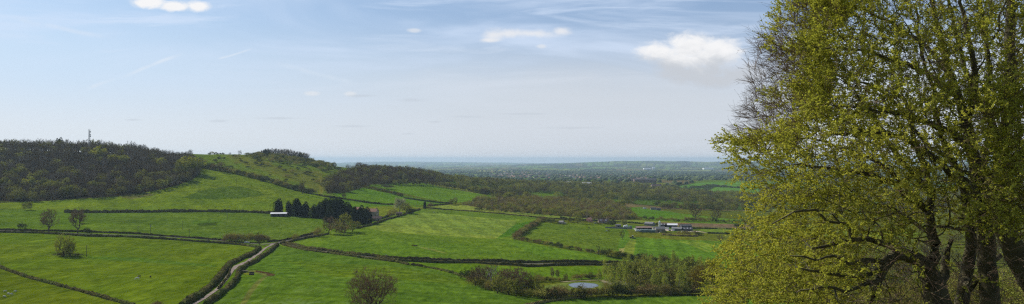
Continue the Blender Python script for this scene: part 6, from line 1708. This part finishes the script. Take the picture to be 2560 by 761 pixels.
# main stems: (pixel x, row, distance, radius in metres) from the ground up; first value is (tree, parent stem index, node)
STEMS = [
    # tree 0: left, arching
    (0, None, [(2358, 830, 31.5, .78), (2350, 770, 31.5, .66), (2338, 715, 31.5, .58), (2318, 672, 31.3, .46), (2292, 648, 31.0, .36), (2262, 636, 30.6, .31), (2232, 640, 30.2, .27), (2212, 668, 29.8, .22), (2198, 700, 29.4, .17), (2184, 742, 29.0, .12)]),
    (0, (0, 3), [(2338, 640, 31.8, .30), (2330, 590, 32.0, .26), (2322, 530, 32.2, .23), (2330, 480, 32.4, .20), (2318, 430, 32.6, .18), (2296, 380, 32.8, .15), (2280, 320, 33, .12), (2262, 250, 33, .10)]),
    (0, (0, 2), [(2362, 690, 32.6, .25), (2366, 640, 33.0, .18), (2378, 600, 33.2, .13)]),
    (0, (0, 5), [(2222, 612, 30.0, .17), (2180, 600, 29.4, .14), (2130, 600, 28.8, .11), (2080, 612, 28.2, .09), (2030, 622, 27.8, .06)]),
    (0, (0, 7), [(2160, 690, 29, .12), (2110, 690, 28.4, .10), (2050, 680, 28, .07), (1990, 668, 27.6, .05)]),
    (0, (1, 2), [(2285, 500, 31.4, .15), (2240, 460, 30.8, .14), (2190, 440, 30.2, .12), (2130, 430, 29.6, .09), (2070, 420, 29.2, .07), (2000, 410, 29, .05)]),
    (0, (1, 3), [(2290, 440, 32, .13), (2250, 400, 32, .15), (2215, 350, 32, .12), (2190, 300, 32, .09), (2150, 250, 32, .07)]),
    # tree 1: centre pair of straight stems
    (1, None, [(2408, 830, 33.5, .52), (2404, 760, 33.5, .42), (2412, 700, 33.5, .38), (2424, 640, 33.4, .36), (2428, 585, 33.4, .33), (2420, 540, 33.4, .28), (2412, 480, 33.6, .24), (2390, 420, 33.8, .20), (2362, 360, 34, .17), (2340, 290, 34, .14), (2325, 200, 34, .11), (2300, 110, 34, .09), (2290, 20, 34, .07)]),
    (1, None, [(2480, 830, 32, .66), (2476, 760, 32, .56), (2472, 690, 32, .52), (2468, 620, 32, .50), (2462, 560, 32, .47), (2456, 500, 32, .43), (2444, 440, 32, .38), (2428, 370, 32, .34), (2414, 300, 32, .30), (2396, 240, 32, .24), (2372, 180, 32, .19), (2352, 110, 32, .16), (2336, 40, 32, .13), (2320, -40, 32, .11), (2310, -130, 32, .08)]),
    (1, (8, 6), [(2462, 400, 32.6, .22), (2472, 330, 33, .20), (2468, 250, 33.2, .18), (2476, 170, 33.4, .15), (2462, 90, 33.4, .12), (2450, 0, 33.4, .10), (2460, -100, 33.4, .07)]),
    (1, (8, 8), [(2432, 250, 31.5, .20), (2440, 190, 31.2, .17), (2425, 110, 31, .14), (2408, 30, 31, .11), (2400, -60, 31, .08)]),
    (1, (8, 7), [(2380, 330, 31.0, .20), (2330, 310, 30.4, .16), (2280, 290, 30, .13), (2220, 280, 29.6, .10), (2150, 270, 29.2, .08), (2080, 265, 29, .06)]),
    (1, (8, 5), [(2420, 460, 31.2, .20), (2370, 430, 30.6, .18), (2320, 385, 30.2, .17), (2270, 350, 30, .14), (2210, 330, 29.6, .11), (2140, 330, 29.2, .08), (2060, 335, 29, .06)]),
    (1, (7, 2), [(2424, 720, 32.4, .26), (2446, 690, 32.2, .22), (2470, 665, 32.8, .20), (2500, 640, 33.6, .15)]),
    (1, (8, 4), [(2420, 572, 31.2, .11), (2370, 568, 30.8, .09), (2310, 565, 30.4, .06)]),
    # tree 2: right, leaning over to the left
    (2, None, [(2680, 850, 30.5, .80), (2620, 770, 30.5, .62), (2576, 700, 30.5, .56), (2540, 640, 30.5, .52), (2514, 580, 30.5, .48), (2500, 520, 30.6, .42), (2496, 450, 30.8, .36), (2504, 370, 31, .30), (2520, 280, 31, .28), (2528, 190, 31, .27), (2524, 100, 31, .25), (2528, 10, 31, .20), (2530, -90, 31, .15), (2528, -190, 31, .10)]),
    (2, (15, 7), [(2480, 310, 30.4, .18), (2440, 240, 30, .14), (2410, 170, 29.8, .11), (2390, 90, 29.8, .08), (2370, 0, 29.8, .06)]),
    (2, (15, 6), [(2540, 400, 30, .18), (2590, 350, 29.6, .16), (2640, 290, 29.4, .12), (2700, 220, 29.2, .09)]),
    (2, (15, 5), [(2470, 470, 29.6, .14), (2430, 440, 29, .11), (2390, 425, 28.4, .08), (2340, 420, 28, .06)]),
    (0, (3, 2), [(2120, 560, 28.6, .08), (2070, 555, 28.2, .07), (2040, 525, 28, .06), (1985, 530, 27.6, .045), (1930, 560, 27.4, .03)]),
    (0, (0, 6), [(2200, 655, 29.0, .13), (2160, 650, 28.4, .11), (2120, 660, 28, .09), (2085, 640, 27.6, .07), (2040, 652, 27.2, .05), (1975, 640, 27, .035)]),
    (0, (0, 8), [(2150, 716, 28.6, .10), (2110, 730, 28.2, .08), (2060, 716, 27.8, .06), (2000, 726, 27.4, .04)]),
    (0, (1, 4), [(2250, 455, 33.6, .12), (2190, 405, 34, .10), (2120, 372, 34.4, .08), (2050, 352, 34.6, .06), (1980, 345, 34.8, .04)]),
    (0, (1, 1), [(2290, 560, 33.4, .12), (2230, 520, 34, .10), (2160, 500, 34.4, .08), (2080, 490, 34.8, .06), (1990, 480, 35, .04)]),
    (1, (8, 9), [(2340, 200, 31, .15), (2270, 160, 30.4, .12), (2200, 140, 30, .10), (2120, 125, 29.6, .07), (2040, 118, 29.4, .05)]),
    (1, (8, 10), [(2320, 120, 33.4, .12), (2250, 70, 34, .10), (2170, 30, 34.4, .08), (2090, -10, 34.6, .05)]),
    (1, (7, 7), [(2310, 350, 35, .12), (2240, 260, 35.4, .10), (2170, 210, 35.8, .08), (2090, 190, 36, .05)]),
]
roots, rpar, rfix, rtree, stem_nodes = [], [], [], [], []
for (tr, pa, pts) in STEMS:
    prev = -1 if pa is None else stem_nodes[pa[0]][pa[1]]
    ids = []
    W = [bpt(a, b, c) for a, b, c, d in pts]
    if pa is None:      # sink the foot into the ground
        g0 = float(Hs(W[0][0], W[0][1]))
        W[0][2] = min(W[0][2], g0 - 0.3)
        rtop = None
    start = roots[prev] if prev >= 0 else None
    for k, q in enumerate(W):
        a = W[k - 1] if k else (start if start is not None else None)
        ra = pts[k - 1][3] if k else (min(rfix[prev], pts[0][3] * 1.3) if prev >= 0 else None)
        if a is not None:
            nsub = max(1, int(np.linalg.norm(q - a) / 0.38))
            for s in range(1, nsub):
                tt = s / nsub
                roots.append(a + (q - a) * tt + rngb.normal(0, 0.045, 3)); rpar.append(prev); rfix.append(ra + (pts[k][3] - ra) * tt); rtree.append(tr); prev = len(roots) - 1
        roots.append(q); rpar.append(prev); rfix.append(pts[k][3]); rtree.append(tr); prev = len(roots) - 1
        ids.append(prev)
    stem_nodes.append(ids)
roots = np.array(roots); rfix = np.array(rfix) * np.array([0.74, 0.66, 0.76])[np.array(rtree)]

SIL = [(2010, -120), (1965, 0), (1915, 60), (1885, 125), (1900, 170), (1890, 235), (1868, 290), (1828, 330), (1814, 380), (1830, 420), (1875, 455), (1895, 500), (1890, 560), (1862, 578), (1828, 600), (1812, 640), (1788, 690), (1778, 740), (1775, 830), (2240, 830), (2300, 640), (2400, 560), (2560, 600), (2760, 640), (2900, 300), (2860, -100), (2700, -380), (2400, -520), (2150, -400), (2020, -260)]
def dist_left(px, py):
    """how far (pixels at stem distance) a point lies inside the left outline of the crown"""
    ys = np.array([p[1] for p in SIL[:19]]); xs = np.array([p[0] for p in SIL[:19]])
    return px - np.interp(py, ys, xs)
def half_depth(px, py):
    d = np.clip(dist_left(px, py) / 420.0, 0, 1)
    return 0.9 + 6.2 * np.sqrt(np.clip(1 - (1 - d) ** 2, 0, 1))
NA = 12500
pts_ = []
while len(pts_) < NA:
    k = 6000
    X = rngb.uniform(7, 26, k); Y = rngb.uniform(24.5, 40, k); Z = rngb.uniform(-9, 15.5, k)
    px0 = 1280 + F * X / 32.0; py0 = 398 - F * Z / 32.0
    ok = in_poly(px0, py0, SIL) & (np.abs(Y - 31.5) < half_depth(px0, py0))
    # fewer shoots deep inside and above the frame
    dl = dist_left(px0, py0)
    core = np.clip((np.hypot((px0 - 2430) / 420, (Y - 31.5) / 7)), 0, 1)
    keep = rngb.uniform(size=k) < np.where(py0 < -40, 0.35, 1.0) * (0.40 + 0.60 * core)
    # sky windows between leaf masses
    holes = wave_noise(px0, py0 * 1.3 + Y * 10, 150.0, 91, 2)
    keep &= (holes > -0.62) | (rngb.uniform(size=k) < 0.35)
    ok &= keep
    pts_.extend(np.stack([X, Y, Z + ZC], 1)[ok])
pts_ = pts_[:NA]
# a spray of the right tree hangs nearer the viewer
for _ in range(420):
    q = bpt(rngb.normal(2525, 45), rngb.uniform(215, 560), rngb.uniform(24.3, 26.5)); pts_.append(q)
pts_ = np.array(pts_)
BN, BP, BR = grow(roots, rpar, pts_.astype(np.float32), 0.16, 0.42, rngb, 0.11)
r_b, kids, best = radii(BN, BP, 0.0055, 2.3, rfix)
# tree id of every node
tree_id = np.zeros(len(BN), int); tree_id[:len(rtree)] = rtree
for i in range(len(rtree), len(BN)): tree_id[i] = tree_id[BP[i]]
print('beech nodes', len(BN))

def twigs_of(sel_nodes, per, L, spread, up):
    k = np.repeat(sel_nodes, per)
    E = BN[k] - BN[BP[k]]; E /= np.linalg.norm(E, axis=1)[:, None] + 1e-9
    out = BN[k] - np.array([18.0, 32.0, ZC - 1.0]); out /= np.linalg.norm(out, axis=1)[:, None]
    D = E * 0.8 + out * 0.55 + rngb.normal(0, spread, (len(k), 3)); D[:, 2] += up
    D /= np.linalg.norm(D, axis=1)[:, None]
    t = rngb.uniform(0, 1, (len(k), 1))
    S = BN[BP[k]] * (1 - t) + BN[k] * t
    Ln = L * rngb.uniform(0.6, 1.25, len(k))
    return S, D, Ln, k

def prisms(S, T, r0, r1):
    """three sided slivers from S to T"""
    D = T - S; D /= np.linalg.norm(D, axis=1)[:, None] + 1e-9
    a, b = frames(D)
    ang = np.arange(3) * 2 * pi / 3
    rings = []
    for C, rr in ((S, r0), (T, r1)):
        rings.append(C[:, None] + rr * (a[:, None] * np.cos(ang)[None, :, None] + b[:, None] * np.sin(ang)[None, :, None]))
    V = np.concatenate(rings, 1).reshape(-1, 3)
    base = (np.arange(len(S)) * 6)[:, None]; i = np.arange(3); j = (i + 1) % 3
    return V, np.stack([base + i, base + j, base + 3 + j, base + 3 + i], -1).reshape(-1, 4)

thin = np.nonzero((BP >= 0) & (r_b < 0.016))[0]
pxn, pyn = project(BN[:, 0], BN[:, 1], BN[:, 2])
bz = (dist_left(pxn, pyn) < 190) & (pyn < 360)
S, D, Ln, K_ = twigs_of(np.concatenate([thin, thin[bz[thin]], thin[bz[thin]]]), 2, 0.62, 0.42, 0.10)
T = S + D * Ln[:, None]
tw1 = prisms(S, T, 0.0065, 0.0025)
# second order twiglets
k2_ = np.repeat(np.arange(len(S)), 2)
t = rngb.uniform(0.25, 0.95, (len(k2_), 1))
S2 = S[k2_] + D[k2_] * Ln[k2_][:, None] * t
D2 = D[k2_] + rngb.normal(0, 0.45, (len(k2_), 3)); D2 /= np.linalg.norm(D2, axis=1)[:, None]
L2 = rngb.uniform(0.14, 0.34, len(k2_))
T2 = S2 + D2 * L2[:, None]
tw2 = prisms(S2, T2, 0.0035, 0.0018)
# leaves along both orders
def leafing(px, py):
    """share of shoots already in leaf: the wind-side upper left is still bare, the lower left is fullest"""
    d = dist_left(px, py)
    bare = np.clip(1 - d / 150.0, 0, 1) * (py < 345) * (0.55 + 0.45 * np.clip((py - 60) / 120, 0, 1))
    low = np.clip((py - 430) / 250, 0, 1) * np.clip((2250 - px) / 250, 0, 1)
    stems = ((px > 2290) & (py > 560)).astype(float) * 1.0 + ((px > 2170) & (px <= 2290) & (py > 610)) * 0.8 + ((px > 1960) & (px <= 2170) & (py > 650)) * 0.35
    topr = ((px > 2250) & (py < 230)).astype(float)
    n_ = wave_noise(px, py, 120.0, 55, 3)
    return np.clip(0.74 + 0.36 * n_ + 0.35 * low - 1.0 * bare - 0.60 * stems - 0.12 * topr, 0.02, 1.0)
lp = leafing(pxn[K_], pyn[K_])
clump = wave_noise(T[:, 0] + T[:, 1] * 0.6, T[:, 2] * 1.7 + T[:, 1] * 0.4, 1.3, 61, 3)
has1 = (clump * 0.75 + rngb.normal(0, 0.22, len(S)) + 0.72) * 0.72 < lp * 1.0
has1 &= rngb.uniform(size=len(S)) < np.clip(lp * 1.6, 0, 0.96)
def leaves(S, D, Ln, has, n_):
    idx = np.repeat(np.nonzero(has)[0], n_)
    t = rngb.uniform(0.15, 1.05, (len(idx), 1))
    C = S[idx] + D[idx] * Ln[idx][:, None] * t
    side = rngb.normal(0, 1, (len(idx), 3)); side[:, 2] *= 0.35
    d_ = D[idx] * 0.5 + side * 0.7
    size = rngb.uniform(0.050, 0.092, len(idx))
    v, f = cards(C, d_, size, size * 0.68, rngb, 0.0)
    # most leaves lie in the flat sprays of a beech, the faces turned up and out
    return v, f, tree_id[K_[idx]] if S is not S2 else tree_id[K_[k2_[idx]]]
l1 = leaves(S, D, Ln, has1, 15)
l2 = leaves(S2, D2, L2, has1[k2_], 11)
print('leaves', len(l1[1]) + len(l2[1]))
M['beech_bark'] = rough_mat('beech_bark', (0.062, 0.054, 0.034), (0.13, 0.12, 0.06), 1.6, 0.9, 0.4)
nodemain = np.zeros(len(BN), bool); nodemain[:len(roots)] = True
labs = ['arching beech stem leaning left, its low limb bowed to the ground', 'middle beech with two straight dark trunks side by side', 'beech on the right whose thick trunk leans in from the frame edge']
gx0 = [bpt(2350, 800, 31.5), bpt(2450, 800, 32.5), bpt(2620, 800, 30.5)]
for tr in range(3):
    base = np.array([gx0[tr][0], gx0[tr][1], float(Hs(gx0[tr][0], gx0[tr][1]))])
    t_ = thing('beech_tree', labs[tr], 'tree', tuple(base))
    sel = (tree_id == tr)
    v, f = skeleton_mesh(BN, BP, r_b, best, sel & nodemain, 0.10, 0.03)
    link('trunk', new_mesh('trunk', v - base, f, True, [M['beech_bark']]), t_)
    v, f = skeleton_mesh(BN, BP, r_b, best, sel & ~nodemain, 0.06, 0.02)
    br = link('limb', new_mesh('limb', v - base, f, True, [M['beech_bark']]), t_)
    a = tree_id[K_] == tr; b = a[k2_]
    v, f = join([prisms(S[a], T[a], 0.0065, 0.0025), prisms(S2[b], T2[b], 0.0035, 0.0018)])
    link('twig_spray', new_mesh('twig_spray', v - base, f, False, [M['beech_twig']]), t_)
    vs, fs, off = [], [], 0
    for (lv, lf, ti) in (l1, l2):
        m_ = np.nonzero(ti == tr)[0]
        vv = lv.reshape(-1, 4, 3)[m_].reshape(-1, 3)
        vs.append(vv); fs.append(np.arange(len(vv)).reshape(-1, 4) + off); off += len(vv)
    link('crown', new_mesh('crown', np.concatenate(vs) - base, fs, False, [M['beech_leaf']]), t_)

# undergrowth on the near slope behind and under the beeches
def under_fn(s):
    wd, tw, lf = tree_parts(1200 + s, 4.0, 0.75, 0.03, 220, 1300, (0.55, 0.02), 2600, 0.12, 0.012, 4, 0.3)
    return dict(h=4.0, whole=mk('undergrowth', [(wd, M['bark']), (tw, M['twig_brown']), (lf, M['bud_olive'] if s % 2 else M['leaf_green'])]))
proto('under', 4, under_fn)
ru = np.random.default_rng(12)
for i in range(64):
    Y = ru.uniform(46, 125); px = ru.uniform(2010, 2640) if i % 4 else ru.uniform(1960, 2300)
    X = float(ray(px, 700)[0]) * Y
    plant('under', i, (X, Y, float(Hs(X, Y))), ru.uniform(2.0, 3.6) * (0.8 + Y / 130), 'slope_shrub', 'tangled shrub with small leaves on the slope below the beeches', 'shrub', 'shrubs on the slope below the beeches', wide=1.3)

# ------------------------------------------------------------------ the air
bpy.context.view_layer.update()
zlow = float(min(GZ.min(), -10)) - 1.0
ztop = max(max((o.matrix_world.translation.z + max(v[2] for v in o.bound_box)) for o in COL.objects if o.type == 'MESH' and o.parent is None), float(BN[:, 2].max()) + 1.0, p_mast_top) + 2.0
print('ztop', ztop)
hv = MB(); hv.box((0, 19600, (zlow + ztop) / 2), (92000, 40000, ztop - zlow))
me = bpy.data.meshes.new('haze'); me.from_pydata(hv.v, [], hv.f)
mh = bpy.data.materials.new('haze_air'); mh.use_nodes = True
nh = NT(mh.node_tree)
pv_ = nh.node('ShaderNodeVolumePrincipled')
pv_.inputs['Color'].default_value = (0.60, 0.82, 1.0, 1)
pv_.inputs['Density'].default_value = 0.000041
pv_.inputs['Anisotropy'].default_value = 0.2
o_ = nh.node('ShaderNodeOutputMaterial'); nh.l.new(pv_.outputs[0], o_.inputs['Volume'])
mh.cycles.volume_sampling = 'DISTANCE'
me.materials.append(mh)
haze = link('haze', me, None, None, 'pale blue haze filling the air of the whole vale', 'haze', None, 'stuff')
print('top of things', max(BN[:, 2].max(), GZ.max()), zlow)
